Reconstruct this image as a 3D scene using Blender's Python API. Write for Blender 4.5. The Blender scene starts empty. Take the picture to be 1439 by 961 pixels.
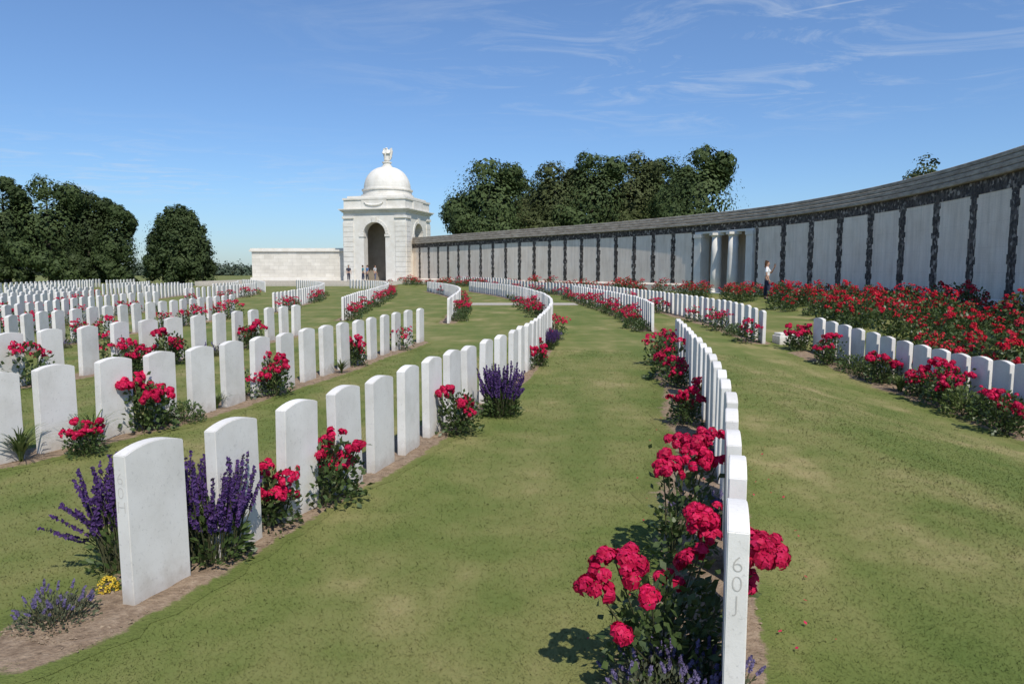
import bpy, bmesh, math, random
import numpy as np
from mathutils import Vector, Matrix
rd = random.Random(7)
rng = np.random.default_rng(11)
scene = bpy.context.scene
C = scene.collection
H_CAM = 1.67
TH = math.atan(0.1005)
ST, CT = math.sin(TH), math.cos(TH)

def G(px, py, z=0.0):
    u = (px-719.5)/1000; v = (py-480.5)/1000
    dy = CT - v*ST; dz = -ST - v*CT
    t = (z-H_CAM)/dz
    return (u*t, dy*t)
def P(px, py, Y):
    u = (px-719.5)/1000; v = (py-480.5)/1000
    dy = CT - v*ST; dz = -ST - v*CT
    t = Y/dy
    return (u*t, Y, H_CAM+dz*t)

# ------------------------------------------------------------------ materials
def base_mat(name, rough=0.8, spec=0.3):
    m = bpy.data.materials.new(name); m.use_nodes = True
    nt = m.node_tree; b = nt.nodes['Principled BSDF']
    b.inputs['Roughness'].default_value = rough
    b.inputs['Specular IOR Level'].default_value = spec
    return m, nt, b
def N(nt, t, **kw):
    n = nt.nodes.new(t)
    for k, v in kw.items(): setattr(n, k, v)
    return n
def L(nt, a, b): nt.links.new(a, b)
def coord(nt, kind):
    if kind == 'pos': return N(nt, 'ShaderNodeNewGeometry').outputs['Position']
    return N(nt, 'ShaderNodeTexCoord').outputs['Object']
def noise(nt, vec, scale, detail=5, rough=0.6, dist=0.0):
    n = N(nt, 'ShaderNodeTexNoise'); n.inputs['Scale'].default_value = scale
    n.inputs['Detail'].default_value = detail; n.inputs['Roughness'].default_value = rough
    n.inputs['Distortion'].default_value = dist
    if vec is not None: L(nt, vec, n.inputs['Vector'])
    return n.outputs['Fac']
def ramp(nt, fac, stops):
    r = N(nt, 'ShaderNodeValToRGB'); e = r.color_ramp.elements
    while len(e) < len(stops): e.new(0.5)
    for el, (p, c) in zip(e, stops):
        el.position = p; el.color = (c, c, c, 1) if isinstance(c, (int, float)) else (*c, 1)
    L(nt, fac, r.inputs['Fac']); return r.outputs['Color']
def mix(nt, fac, a, b, mode='MIX'):
    m = N(nt, 'ShaderNodeMix'); m.data_type = 'RGBA'; m.blend_type = mode
    for sock, v in ((m.inputs[0], fac), (m.inputs[6], a), (m.inputs[7], b)):
        if isinstance(v, (int, float)): sock.default_value = v
        elif isinstance(v, tuple): sock.default_value = (*v, 1)
        else: L(nt, v, sock)
    return m.outputs[2]
def math_(nt, op, a, b=None):
    m = N(nt, 'ShaderNodeMath'); m.operation = op
    for i, v in enumerate((a, b)):
        if v is None: continue
        if isinstance(v, (int, float)): m.inputs[i].default_value = v
        else: L(nt, v, m.inputs[i])
    return m.outputs[0]
def bump(nt, b, h, strength, dist=0.02):
    n = N(nt, 'ShaderNodeBump'); n.inputs['Strength'].default_value = strength
    n.inputs['Distance'].default_value = dist
    L(nt, h, n.inputs['Height']); L(nt, n.outputs['Normal'], b.inputs['Normal'])
def grey(nt, k):
    cc = N(nt, 'ShaderNodeCombineColor')
    for i in range(3): L(nt, k, cc.inputs[i])
    return cc.outputs[0]
def nmat(name, stops, scale=5, rough=0.8, bmp=0, kind='pos', rnd=0.0, spec=0.3, detail=5, bscale=None, transl=0.0):
    m, nt, b = base_mat(name, rough, spec)
    v = coord(nt, kind); f = noise(nt, v, scale, detail)
    c = ramp(nt, f, stops)
    if rnd:
        o = N(nt, 'ShaderNodeObjectInfo').outputs['Random']
        k = math_(nt, 'ADD', math_(nt, 'MULTIPLY', o, rnd), 1-rnd/2)
        c = mix(nt, 1.0, c, grey(nt, k), 'MULTIPLY')
    L(nt, c, b.inputs['Base Color'])
    if bmp: bump(nt, b, noise(nt, v, bscale or scale*4, 4), bmp)
    if transl:
        t = N(nt, 'ShaderNodeBsdfTranslucent'); L(nt, c, t.inputs['Color'])
        mx = N(nt, 'ShaderNodeMixShader'); mx.inputs[0].default_value = transl
        L(nt, b.outputs[0], mx.inputs[1]); L(nt, t.outputs[0], mx.inputs[2])
        L(nt, mx.outputs[0], nt.nodes['Material Output'].inputs['Surface'])
    return m

def grass_color(nt):
    v = coord(nt, 'pos')
    mp = N(nt, 'ShaderNodeMapping'); mp.inputs['Scale'].default_value = (1.5, 0.32, 1); mp.inputs['Rotation'].default_value = (0, 0, 0.18); L(nt, v, mp.inputs['Vector'])
    a = noise(nt, v, 0.55, 4, 0.6, 0.3); b = noise(nt, v, 2.4, 5, 0.6); c = noise(nt, v, 45, 3, 0.7); st = noise(nt, mp.outputs[0], 1.0, 3, 0.5)
    s = math_(nt, 'ADD', math_(nt, 'MULTIPLY', a, 0.46), math_(nt, 'ADD', math_(nt, 'MULTIPLY', b, 0.22), math_(nt, 'ADD', math_(nt, 'MULTIPLY', c, 0.06), math_(nt, 'MULTIPLY', st, 0.26))))
    col = ramp(nt, s, [(0.36, (0.092, 0.128, 0.030)), (0.46, (0.128, 0.155, 0.042)), (0.54, (0.182, 0.184, 0.064)), (0.65, (0.32, 0.262, 0.128))])
    return v, c, col
def make_grass(name, blade):
    m, nt, b = base_mat(name, 0.85, 0.12)
    v, c, col = grass_color(nt)
    if blade:
        r = noise(nt, v, 160, 2)
        col = mix(nt, 1.0, col, ramp(nt, r, [(0.3, 0.92), (0.7, 1.25)]), 'MULTIPLY')
        L(nt, col, b.inputs['Base Color'])
        up = N(nt, 'ShaderNodeCombineXYZ'); up.inputs[2].default_value = 1.0
        ge = N(nt, 'ShaderNodeNewGeometry'); vm = N(nt, 'ShaderNodeVectorMath'); vm.operation = 'SCALE'; L(nt, ge.outputs['Normal'], vm.inputs[0]); vm.inputs['Scale'].default_value = 0.25
        va = N(nt, 'ShaderNodeVectorMath'); va.operation = 'ADD'; L(nt, vm.outputs[0], va.inputs[0]); L(nt, up.outputs[0], va.inputs[1])
        vn = N(nt, 'ShaderNodeVectorMath'); vn.operation = 'NORMALIZE'; L(nt, va.outputs[0], vn.inputs[0]); L(nt, vn.outputs[0], b.inputs['Normal'])
    else:
        f = noise(nt, v, 70, 4, 0.75)
        col = mix(nt, 1.0, col, ramp(nt, f, [(0.3, 0.95), (0.7, 1.12)]), 'MULTIPLY')
        L(nt, col, b.inputs['Base Color'])
        bump(nt, b, f, 0.08, 0.02)
    return m
M = {}
M['ground'] = make_grass('mown_grass', False)
M['blade'] = make_grass('grass_blade', True)
def soil_mat():
    m, nt, b = base_mat('dry_soil', 0.95, 0.1)
    v, c_, gc = grass_color(nt)
    c = ramp(nt, noise(nt, v, 15, 8, 0.7), [(0.3, (0.15, 0.105, 0.07)), (0.5, (0.26, 0.19, 0.13)), (0.7, (0.36, 0.275, 0.195))])
    at = N(nt, 'ShaderNodeAttribute'); at.attribute_name = 'edge'
    e = math_(nt, 'ADD', at.outputs['Fac'], math_(nt, 'MULTIPLY', math_(nt, 'SUBTRACT', noise(nt, v, 14, 6, 0.75), 0.5), 1.1))
    c = mix(nt, ramp(nt, e, [(0.42, 0.0), (0.62, 1.0)]), c, gc)
    L(nt, c, b.inputs['Base Color']); bump(nt, b, noise(nt, v, 45, 4), 0.9); return m
M['soil'] = soil_mat()
M['crumb'] = nmat('soil_crumb', [(0.3, (0.14, 0.10, 0.065)), (0.7, (0.34, 0.26, 0.18))], 20, 0.95)
M['path'] = nmat('pale_path', [(0.3, (0.35, 0.32, 0.26)), (0.7, (0.5, 0.46, 0.39))], 8, 0.9, 0.3)
def stone_mat():
    m, nt, b = base_mat('white_headstone', 0.75, 0.25)
    v = coord(nt, 'pos'); o = coord(nt, 'obj')
    c = ramp(nt, noise(nt, v, 3.0, 6, 0.65), [(0.3, (0.65, 0.625, 0.575)), (0.55, (0.765, 0.74, 0.695)), (0.75, (0.81, 0.79, 0.75))])
    sp = ramp(nt, noise(nt, v, 55, 3, 0.7), [(0.28, 0.68), (0.42, 1.0)])
    c = mix(nt, 0.6, c, sp, 'MULTIPLY')
    s = N(nt, 'ShaderNodeSeparateXYZ'); L(nt, o, s.inputs[0])
    h = math_(nt, 'ADD', s.outputs[2], math_(nt, 'MULTIPLY', noise(nt, v, 12, 4), 0.22))
    d = ramp(nt, h, [(0.08, 1.0), (0.27, 0.0)])
    c = mix(nt, math_(nt, 'MULTIPLY', d, 0.6), c, (0.36, 0.30, 0.23))
    rr = N(nt, 'ShaderNodeObjectInfo').outputs['Random']
    c = mix(nt, 1.0, c, grey(nt, math_(nt, 'ADD', math_(nt, 'MULTIPLY', rr, 0.14), 0.9)), 'MULTIPLY')
    L(nt, c, b.inputs['Base Color']); bump(nt, b, noise(nt, v, 140, 3), 0.15, 0.005)
    return m
M['stone'] = stone_mat()
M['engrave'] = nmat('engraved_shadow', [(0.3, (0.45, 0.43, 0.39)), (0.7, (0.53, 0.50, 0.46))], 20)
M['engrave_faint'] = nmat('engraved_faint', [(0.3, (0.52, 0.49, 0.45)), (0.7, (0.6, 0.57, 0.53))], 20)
M['pav'] = nmat('portland_stone', [(0.3, (0.65, 0.61, 0.535)), (0.6, (0.75, 0.72, 0.655)), (0.8, (0.79, 0.77, 0.715))], 1.3, 0.85, 0.1, detail=8)
M['pav_shade'] = nmat('shaded_inner_stone', [(0.3, (0.26, 0.22, 0.17)), (0.7, (0.36, 0.31, 0.25))], 1.3, 0.9)  # same stone, interior shade painted in as a darker colour
def block_mat():
    m, nt, b = base_mat('ashlar_wall', 0.85, 0.2)
    v = coord(nt, 'obj'); mp = N(nt, 'ShaderNodeMapping'); mp.inputs['Rotation'].default_value = (math.radians(90), 0, 0)
    L(nt, v, mp.inputs['Vector'])
    br = N(nt, 'ShaderNodeTexBrick'); br.inputs['Scale'].default_value = 1.0
    br.inputs['Brick Width'].default_value = 1.1; br.inputs['Row Height'].default_value = 0.42; br.inputs['Mortar Size'].default_value = 0.015
    br.inputs['Color1'].default_value = (0.74, 0.70, 0.62, 1); br.inputs['Color2'].default_value = (0.66, 0.62, 0.54, 1); br.inputs['Mortar'].default_value = (0.54, 0.5, 0.43, 1)
    L(nt, mp.outputs[0], br.inputs['Vector'])
    c = mix(nt, 1.0, br.outputs['Color'], ramp(nt, noise(nt, v, 1.0, 6), [(0.3, 0.85), (0.7, 1.08)]), 'MULTIPLY')
    L(nt, c, b.inputs['Base Color']); return m
M['ashlar'] = block_mat()
def panel_mat():
    m, nt, b = base_mat('name_panel_stone', 0.8, 0.2)
    v = coord(nt, 'pos')
    c = ramp(nt, noise(nt, v, 0.9, 7, 0.65), [(0.3, (0.77, 0.655, 0.53)), (0.55, (0.86, 0.75, 0.63)), (0.75, (0.88, 0.795, 0.69))])
    s = N(nt, 'ShaderNodeSeparateXYZ'); L(nt, v, s.inputs[0])
    z = math_(nt, 'FRACT', math_(nt, 'MULTIPLY', s.outputs[2], 1/0.8))
    j = ramp(nt, z, [(0.0, 0.8), (0.018, 1.0)])
    c = mix(nt, 1.0, c, j, 'MULTIPLY')
    z2 = math_(nt, 'FRACT', math_(nt, 'MULTIPLY', s.outputs[2], 1/0.05))
    n2 = noise(nt, v, 30, 2)
    t = math_(nt, 'MULTIPLY', ramp(nt, z2, [(0.45, 0.0), (0.55, 1.0)]), ramp(nt, n2, [(0.45, 0.0), (0.55, 1.0)]))
    c = mix(nt, math_(nt, 'MULTIPLY', t, 0.2), c, (0.42, 0.37, 0.32))
    mp = N(nt, 'ShaderNodeMapping'); mp.inputs['Scale'].default_value = (2.5, 2.5, 0.25); L(nt, v, mp.inputs['Vector'])
    st = ramp(nt, noise(nt, mp.outputs[0], 1.5, 5, 0.7), [(0.35, 0.86), (0.6, 1.04)])
    c = mix(nt, 1.0, c, st, 'MULTIPLY')
    L(nt, c, b.inputs['Base Color']); return m
M['panel'] = panel_mat()
def flint_mat():
    m, nt, b = base_mat('knapped_flint', 0.65, 0.25)
    v = coord(nt, 'pos'); vo = N(nt, 'ShaderNodeTexVoronoi'); vo.inputs['Scale'].default_value = 8; L(nt, v, vo.inputs['Vector'])
    sp = N(nt, 'ShaderNodeSeparateColor'); L(nt, vo.outputs['Color'], sp.inputs[0])
    c = ramp(nt, sp.outputs[0], [(0.0, (0.025, 0.02, 0.018)), (0.6, (0.065, 0.054, 0.047)), (0.85, (0.13, 0.11, 0.095)), (0.96, (0.34, 0.30, 0.26))])
    e = ramp(nt, vo.outputs['Distance'], [(0.5, 0.0), (0.8, 1.0)])
    c = mix(nt, math_(nt, 'MULTIPLY', e, 0.25), c, (0.22, 0.195, 0.165))
    L(nt, c, b.inputs['Base Color']); bump(nt, b, vo.outputs['Distance'], 0.5, 0.04); return m
M['flint'] = flint_mat()
def coping_mat():
    m, nt, b = base_mat('weathered_coping', 0.9, 0.15)
    v = coord(nt, 'pos'); mp = N(nt, 'ShaderNodeMapping'); mp.inputs['Scale'].default_value = (1, 1, 4); L(nt, v, mp.inputs['Vector'])
    c = ramp(nt, noise(nt, mp.outputs[0], 1.6, 8, 0.75), [(0.3, (0.19, 0.16, 0.13)), (0.5, (0.37, 0.325, 0.27)), (0.7, (0.55, 0.50, 0.425))])
    L(nt, c, b.inputs['Base Color']); bump(nt, b, noise(nt, v, 18, 4), 0.4, 0.03); return m
M['coping'] = coping_mat()
M['rose'] = nmat('rose_petal', [(0.3, (0.32, 0.003, 0.03)), (0.5, (0.56, 0.008, 0.065)), (0.7, (0.74, 0.03, 0.14))], 30, 0.6, spec=0.2, rnd=0.3, transl=0.25)
M['rose2'] = nmat('scarlet_petal', [(0.3, (0.27, 0.004, 0.012)), (0.5, (0.50, 0.009, 0.03)), (0.7, (0.66, 0.035, 0.07))], 5, 0.6, spec=0.2, rnd=0.4, transl=0.2)
M['leaf'] = nmat('rose_leaf', [(0.3, (0.035, 0.06, 0.018)), (0.5, (0.07, 0.11, 0.032)), (0.7, (0.125, 0.165, 0.055))], 18, 0.45, spec=0.45, rnd=0.3, transl=0.25)
M['greyleaf'] = nmat('grey_green_leaf', [(0.3, (0.075, 0.09, 0.05)), (0.7, (0.165, 0.18, 0.105))], 25, 0.7, transl=0.2)
M['lime'] = nmat('light_leaf', [(0.3, (0.07, 0.115, 0.025)), (0.7, (0.18, 0.22, 0.075))], 18, 0.5, rnd=0.3, transl=0.25)
M['stem'] = nmat('plant_stem', [(0.3, (0.06, 0.07, 0.03)), (0.7, (0.11, 0.1, 0.05))], 20)
M['violet'] = nmat('violet_floret', [(0.3, (0.03, 0.012, 0.075)), (0.5, (0.065, 0.028, 0.13)), (0.7, (0.13, 0.06, 0.21))], 40, 0.7, transl=0.15)
M['lav'] = nmat('lavender_floret', [(0.3, (0.10, 0.08, 0.18)), (0.7, (0.22, 0.18, 0.32))], 40, 0.7, transl=0.2)
M['yellow'] = nmat('yellow_floret', [(0.3, (0.5, 0.32, 0.02)), (0.7, (0.65, 0.5, 0.06))], 40, 0.7)
def tree_mat(name, a, b_, c):
    return nmat(name, [(0.3, a), (0.52, b_), (0.72, c)], 0.45, 0.65, rnd=0.2, spec=0.15, transl=0.0, detail=6)
M['tree'] = tree_mat('tree_leaf', (0.036, 0.055, 0.018), (0.055, 0.08, 0.026), (0.085, 0.113, 0.04))
M['tree2'] = tree_mat('warm_tree_leaf', (0.045, 0.06, 0.02), (0.072, 0.088, 0.031), (0.105, 0.118, 0.046))
M['yew'] = tree_mat('yew_needle', (0.027, 0.042, 0.014), (0.041, 0.06, 0.02), (0.064, 0.085, 0.031))
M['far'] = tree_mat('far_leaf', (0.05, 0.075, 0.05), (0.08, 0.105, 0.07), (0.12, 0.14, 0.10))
M['bark'] = nmat('bark', [(0.3, (0.04, 0.03, 0.022)), (0.7, (0.1, 0.08, 0.06))], 6, 0.95, 0.5)
def flat(name, c, rough=0.8): return nmat(name, [(0.3, tuple(x*0.85 for x in c)), (0.7, tuple(min(1, x*1.1) for x in c))], 12, rough)
M['skin'] = flat('skin', (0.45, 0.27, 0.19), 0.6)

# ------------------------------------------------------------------ mesh helpers
class MB:
    def __init__(s): s.v = []; s.f = []
    def add(s, vs, fs):
        o = len(s.v); s.v += [tuple(v) for v in vs]; s.f += [tuple(i+o for i in f) for f in fs]
    def box(s, x0, x1, y0, y1, z0, z1, Mx=None):
        vs = [Vector((x, y, z)) for z in (z0, z1) for x, y in ((x0, y0), (x1, y0), (x1, y1), (x0, y1))]
        if Mx: vs = [Mx @ v for v in vs]
        s.add(vs, [(3, 2, 1, 0), (4, 5, 6, 7), (0, 1, 5, 4), (1, 2, 6, 5), (2, 3, 7, 6), (3, 0, 4, 7)])
    def prism(s, poly, y0, y1, Mx=None):
        n = len(poly)
        vs = [Vector((x, y0, z)) for x, z in poly]+[Vector((x, y1, z)) for x, z in poly]
        if Mx: vs = [Mx @ v for v in vs]
        fs = [tuple(range(n)), tuple(range(2*n-1, n-1, -1))]+[(i, i+n, (i+1) % n+n, (i+1) % n) for i in range(n)]
        s.add(vs, fs)
    def tube(s, pts, rad, n=6):
        rings = []
        for i, p in enumerate(pts):
            p = Vector(p); a = Vector(pts[max(i-1, 0)]); b = Vector(pts[min(i+1, len(pts)-1)])
            t = (b-a); t = t.normalized() if t.length > 0 else Vector((0, 0, 1))
            u = t.orthogonal().normalized(); w = t.cross(u)
            r = rad[i] if isinstance(rad, (list, tuple)) else rad
            rings.append([p+(u*math.cos(k*2*math.pi/n)+w*math.sin(k*2*math.pi/n))*r for k in range(n)])
        vs = [v for r in rings for v in r]; fs = []
        for i in range(len(pts)-1):
            for k in range(n): fs.append((i*n+k, i*n+(k+1) % n, (i+1)*n+(k+1) % n, (i+1)*n+k))
        fs.append(tuple(range(n-1, -1, -1))); fs.append(tuple(range((len(pts)-1)*n, len(pts)*n)))
        s.add(vs, fs)
    def lathe(s, prof, n=32, cx=0, cy=0):
        vs = []; fs = []
        for r, z in prof:
            for k in range(n): vs.append((cx+r*math.cos(2*math.pi*k/n), cy+r*math.sin(2*math.pi*k/n), z))
        for i in range(len(prof)-1):
            for k in range(n): fs.append((i*n+k, i*n+(k+1) % n, (i+1)*n+(k+1) % n, (i+1)*n+k))
        fs.append(tuple(range(n-1, -1, -1))); fs.append(tuple(range((len(prof)-1)*n, len(prof)*n)))
        s.add(vs, fs)
    def mesh(s, name, mat, smooth=False):
        me = bpy.data.meshes.new(name); me.from_pydata(s.v, [], s.f); me.update()
        bm = bmesh.new(); bm.from_mesh(me); bmesh.ops.recalc_face_normals(bm, faces=bm.faces); bm.to_mesh(me); bm.free()
        me.materials.append(mat)
        if smooth:
            for p in me.polygons: p.use_smooth = True
        return me
    def build(s, name, mat, parent=None, smooth=False): return put(name, s.mesh(name, mat, smooth), parent)
def put(name, me, parent=None):
    o = bpy.data.objects.new(name, me); C.objects.link(o)
    if parent is not None: o.parent = parent
    return o
def quads_mesh(name, V, mat, k=4, mat2=None, n2=0):
    V = np.asarray(V, dtype=np.float32).reshape(-1, 3); n = len(V)//k
    me = bpy.data.meshes.new(name)
    me.vertices.add(len(V)); me.vertices.foreach_set('co', V.ravel())
    me.loops.add(n*k); me.loops.foreach_set('vertex_index', np.arange(n*k, dtype=np.int32))
    me.polygons.add(n); me.polygons.foreach_set('loop_start', np.arange(0, n*k, k, dtype=np.int32))
    me.update(calc_edges=True); me.materials.append(mat)
    if mat2:
        me.materials.append(mat2); mi = np.zeros(n, dtype=np.int32); mi[n-n2:] = 1; me.polygons.foreach_set('material_index', mi)
    return me
def tag(o, label=None, cat=None, group=None, kind=None):
    if label: o['label'] = label
    if cat: o['category'] = cat
    if group: o['group'] = group
    if kind: o['kind'] = kind
    return o
def thing(name, label, cat, loc=(0, 0, 0), rz=0, group=None):
    o = bpy.data.objects.new(name, None); o.empty_display_size = 0.2; C.objects.link(o); o.location = loc; o.rotation_euler = (0, 0, rz)
    return tag(o, label, cat, group)
def inst(name, parts, label, cat, loc, rz=0, sc=1.0, group=None):
    if not isinstance(parts, list):
        o = put(name, parts); o.location = loc; o.rotation_euler = (0, 0, rz); o.scale = (sc, sc, sc); return tag(o, label, cat, group)
    o = thing(name, label, cat, loc, rz, group); o.scale = (sc, sc, sc)
    for pn, me in parts: put(pn, me, o)
    return o
def unit(n):
    a = rng.normal(size=(n, 3)); return a/np.linalg.norm(a, axis=1, keepdims=True)
def nrm(a): return a/np.maximum(np.linalg.norm(a, axis=1, keepdims=True), 1e-9)
def leaves(Pt, D, Ln, w=0.45, jit=0.8):
    n = len(Pt); a = nrm(D+unit(n)*jit); s = nrm(np.cross(a, unit(n))); nn = np.cross(a, s)
    Ls = Ln*rng.uniform(0.7, 1.3, (n, 1))
    V = np.stack([Pt, Pt+a*Ls*0.5+s*Ls*w*0.5+nn*Ls*0.08, Pt+a*Ls, Pt+a*Ls*0.5-s*Ls*w*0.5+nn*Ls*0.08], axis=1)
    return V
def facing(Pt, Nn, size, jit=0.6):
    n = len(Pt); nn = nrm(Nn+unit(n)*jit); s = nrm(np.cross(nn, unit(n))); t = np.cross(nn, s)
    z = size*rng.uniform(0.6, 1.3, (n, 1))
    return np.stack([Pt-s*z*0.5, Pt+t*z*0.32, Pt+s*z*0.5, Pt-t*z*0.32], axis=1)
def blooms(c, u, r, npet):
    m = len(c); u = nrm(u); t = nrm(np.cross(u, unit(m))); b = np.cross(u, t); out = []
    for j in range(npet):
        ph = j*2.4+rng.uniform(0, 0.5, (m, 1)); th = 0.2+1.35*math.sqrt((j+0.3)/npet)
        rad = t*np.cos(ph)+b*np.sin(ph); d = u*math.cos(th)+rad*math.sin(th)
        T_ = -t*np.sin(ph)+b*np.cos(ph); E_ = u*(-math.sin(th))+rad*math.cos(th)
        q = c+d*r*0.7; k = r*(0.34+0.22*j/npet)
        w = unit(m)*r*0.12
        out.append(np.stack([q-T_*k*0.6-E_*k+w, q+T_*k*0.6-E_*k, q+T_*k+E_*k+d*r*0.1+w, q-T_*k+E_*k+d*r*0.22], axis=1))
    return np.concatenate(out)

# ------------------------------------------------------------------ curves and terrain
class Curve:
    def __init__(s, pts, step=0.1):
        p = [np.array(q, float) for q in pts]
        p = [2*p[0]-p[1]]+p+[2*p[-1]-p[-2]]; out = []
        for i in range(1, len(p)-2):
            p0, p1, p2, p3 = p[i-1:i+3]; n = max(2, int(np.linalg.norm(p2-p1)/step))
            for k in range(n):
                t = k/n
                out.append(0.5*((2*p1)+(-p0+p2)*t+(2*p0-5*p1+4*p2-p3)*t*t+(-p0+3*p1-3*p2+p3)*t**3))
        out.append(p[-2]); s.p = np.array(out)
        for _ in range(30):
            s.p[1:-1] = s.p[1:-1]*0.5+(s.p[:-2]+s.p[2:])*0.25
        s.c = np.concatenate([[0], np.cumsum(np.linalg.norm(np.diff(s.p, axis=0), axis=1))]); s.len = s.c[-1]
    def at(s, d):
        x = np.interp(d, s.c, s.p[:, 0]); y = np.interp(d, s.c, s.p[:, 1])
        e = 0.25; a = max(d-e, 0); b = min(d+e, s.len)
        tx = np.interp(b, s.c, s.p[:, 0])-np.interp(a, s.c, s.p[:, 0]); ty = np.interp(b, s.c, s.p[:, 1])-np.interp(a, s.c, s.p[:, 1])
        l = math.hypot(tx, ty); return x, y, tx/l, ty/l
    def nearest(s, x, y):
        i = np.argmin((s.p[:, 0]-x)**2+(s.p[:, 1]-y)**2); return s.c[i]
WALL = Curve([(11.6, 9), (13.6, 15), (15.1, 21.5), (15.9, 27.6), (15.9, 34), (14.4, 42.5), (9.9, 51.5), (4.3, 60), (-1.5, 67.5), (-11.6, 81.5)], 0.5)
WS = WALL.p[::2]
def sst(x, a, b):
    t = np.clip((x-a)/(b-a), 0, 1); return t*t*(3-2*t)
def gz(x, y):
    x = np.atleast_1d(np.asarray(x, float)); y = np.atleast_1d(np.asarray(y, float))
    dip = -0.53*sst(x, 3, 6.8)*(1-sst(x, 8.3, 12))*(1-sst(y, 9.5, 20))
    d = np.full(len(x), 1e9)
    for q in WS: d = np.minimum(d, (x-q[0])**2+(y-q[1])**2)
    return dip+0.22*sst(-np.sqrt(d), -5.5, -3)
def g1(x, y): return float(gz(x, y)[0])

xs = np.array([-1500, -600, -250, -120, -70, -45, -32]+list(np.arange(-24, 20, 0.4))+[22, 26, 32, 45, 70, 120, 250, 600, 1500])
ys = np.array([-300, -60, -12]+list(np.arange(-3, 34, 0.4))+list(np.arange(34, 90, 1.5))+[95, 115, 150, 250, 450, 900, 1800, 3500])
XX, YY = np.meshgrid(xs, ys); ZZ = gz(XX.ravel(), YY.ravel())
nx = len(xs); V = np.stack([XX.ravel(), YY.ravel(), ZZ], 1)
F = [(j*nx+i, j*nx+i+1, (j+1)*nx+i+1, (j+1)*nx+i) for j in range(len(ys)-1) for i in range(nx-1)]
me = bpy.data.meshes.new('ground'); me.from_pydata(V.tolist(), [], F); me.materials.append(M['ground'])
for p in me.polygons: p.use_smooth = True
tag(put('ground', me), kind='structure')

# ------------------------------------------------------------------ headstones
def headstone_mesh():
    w, th, hs, ht = 0.19, 0.038, 0.774, 0.81
    prof = [(-w, -0.12), (w, -0.12), (w, hs)]
    for i in range(1, 10):
        x = w-2*w*i/10; prof.append((x, hs+(ht-hs)*(1-(x/w)**2)))
    prof.append((-w, hs))
    mb = MB(); mb.prism(prof, -th, th); me = mb.mesh('headstone', M['stone'])
    bm = bmesh.new(); bm.from_mesh(me)
    es = [e for e in bm.edges if e.calc_face_angle(0) > 0.6]
    bmesh.ops.bevel(bm, geom=es, offset=0.004, segments=2, affect='EDGES'); bm.to_mesh(me); bm.free()
    return me
HS = headstone_mesh()
def T(px, py): return G(px, py, 0.80)
ROWS = []
def row(key, phrase, count_from, pts, explicit, spacing, soil=(0.3, 0.2), s0=0.0):
    cv = Curve(pts); st = []
    for i in range(explicit):
        s = cv.nearest(*pts[i]); x, y, tx, ty = cv.at(s); st.append((pts[i][0], pts[i][1], math.atan2(ty, tx), s))
    s = (st[-1][3]+spacing) if st else s0
    while s < cv.len:
        x, y, tx, ty = cv.at(s); st.append((x, y, math.atan2(ty, tx), s)); s += spacing*rd.uniform(0.96, 1.04)
    ROWS.append(dict(key=key, phrase=phrase, frm=count_from, cv=cv, st=st, soil=soil))
    return cv
row('A', 'the row left of the central aisle', 'near end', [T(*q) for q in [(212, 620), (327, 588), (415, 562), (484, 542), (533, 527), (573, 514), (607, 502), (635, 492), (660, 485), (682, 477), (703, 470), (721, 463), (737, 456), (751, 449), (762, 441), (770, 433), (775, 424), (772, 417), (762, 411), (748, 407), (732, 403), (702, 399), (660, 395.5)]], 12, 0.64, (0.32, 0.15))
row('B', 'the row right of the central aisle', 'near end', [T(*q) for q in [(1036, 733), (1037, 690), (1037, 655), (1035.5, 622), (1032, 592), (1027, 562), (1018, 531), (1003, 500), (986, 480), (966, 460), (951, 446)]], 0, 0.62, (0.42, 0.13), 0.2)
row('B2', 'the short row past the right gap', 'near end', [T(*q) for q in [(917, 425), (900, 418), (878, 413), (850, 408), (825, 404.3), (803, 401)]], 0, 0.64, (0.45, 0.2))
row('D', 'the row before the rose bed', 'near end', [(7.05, 8), (7.2, 9.3), (7.27, 10.6), (7.2, 12), (7.05, 14), (6.85, 15.9)], 0, 0.5, (0.6, 0.3))
row('D2', 'the long row before the wall', 'near end', [T(*q) for q in [(1072, 431), (1038, 425), (1000, 419), (955, 413), (905, 407), (850, 402), (800, 398.6), (750, 396.2), (700, 394.2), (640, 392)]], 0, 0.66, (0.45, 0.2))
E = [(-8, 524), (75, 513), (157, 503), (223, 493), (280, 486), (325, 479.5), (364, 473), (400, 467), (431, 461.5), (458, 457), (482, 453), (503, 449), (522, 445.5), (540, 442), (556, 439), (573, 436), (590, 433)]
row('E', 'the second row left of the aisle', 'left', [T(*q) for q in E], len(E), 0.64, (0.3, 0.22))
row('E2', 'the far curved row left of centre', 'near end', [T(*q) for q in [(630, 419), (640, 412), (646, 407), (643, 402.4), (625, 398.4), (600, 395.6)]], 0, 0.72, (0.3, 0.22))
F_ = [(12, 467), (70, 462), (122, 457), (167, 452), (208, 448.5), (243, 446), (278, 443), (307, 440), (333, 437), (356, 434.5), (378, 432), (398, 430), (415, 428)]
row('F', 'the third row left of the aisle', 'left', [T(*q) for q in F_], len(F_), 0.64, (0.3, 0.22))
row('F2', 'the far curve of the third row', 'near end', [T(*q) for q in [(482, 417), (500, 411), (520, 406), (535, 402), (545, 399), (540, 396.5)]], 0, 0.74)
row('G', 'the fourth row left of the aisle', 'left', [T(*q) for q in [(-10, 446), (55, 438), (95, 434), (130, 431), (160, 428.5), (188, 426), (213, 424), (238, 422), (260, 420), (282, 418), (310, 415.5), (332, 413.5)]], 0, 0.66)
row('G2', 'the far curve of the fourth row', 'near end', [T(*q) for q in [(385, 411), (410, 407.5), (432, 404), (450, 400.5), (455, 398)]], 0, 0.74)
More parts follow.
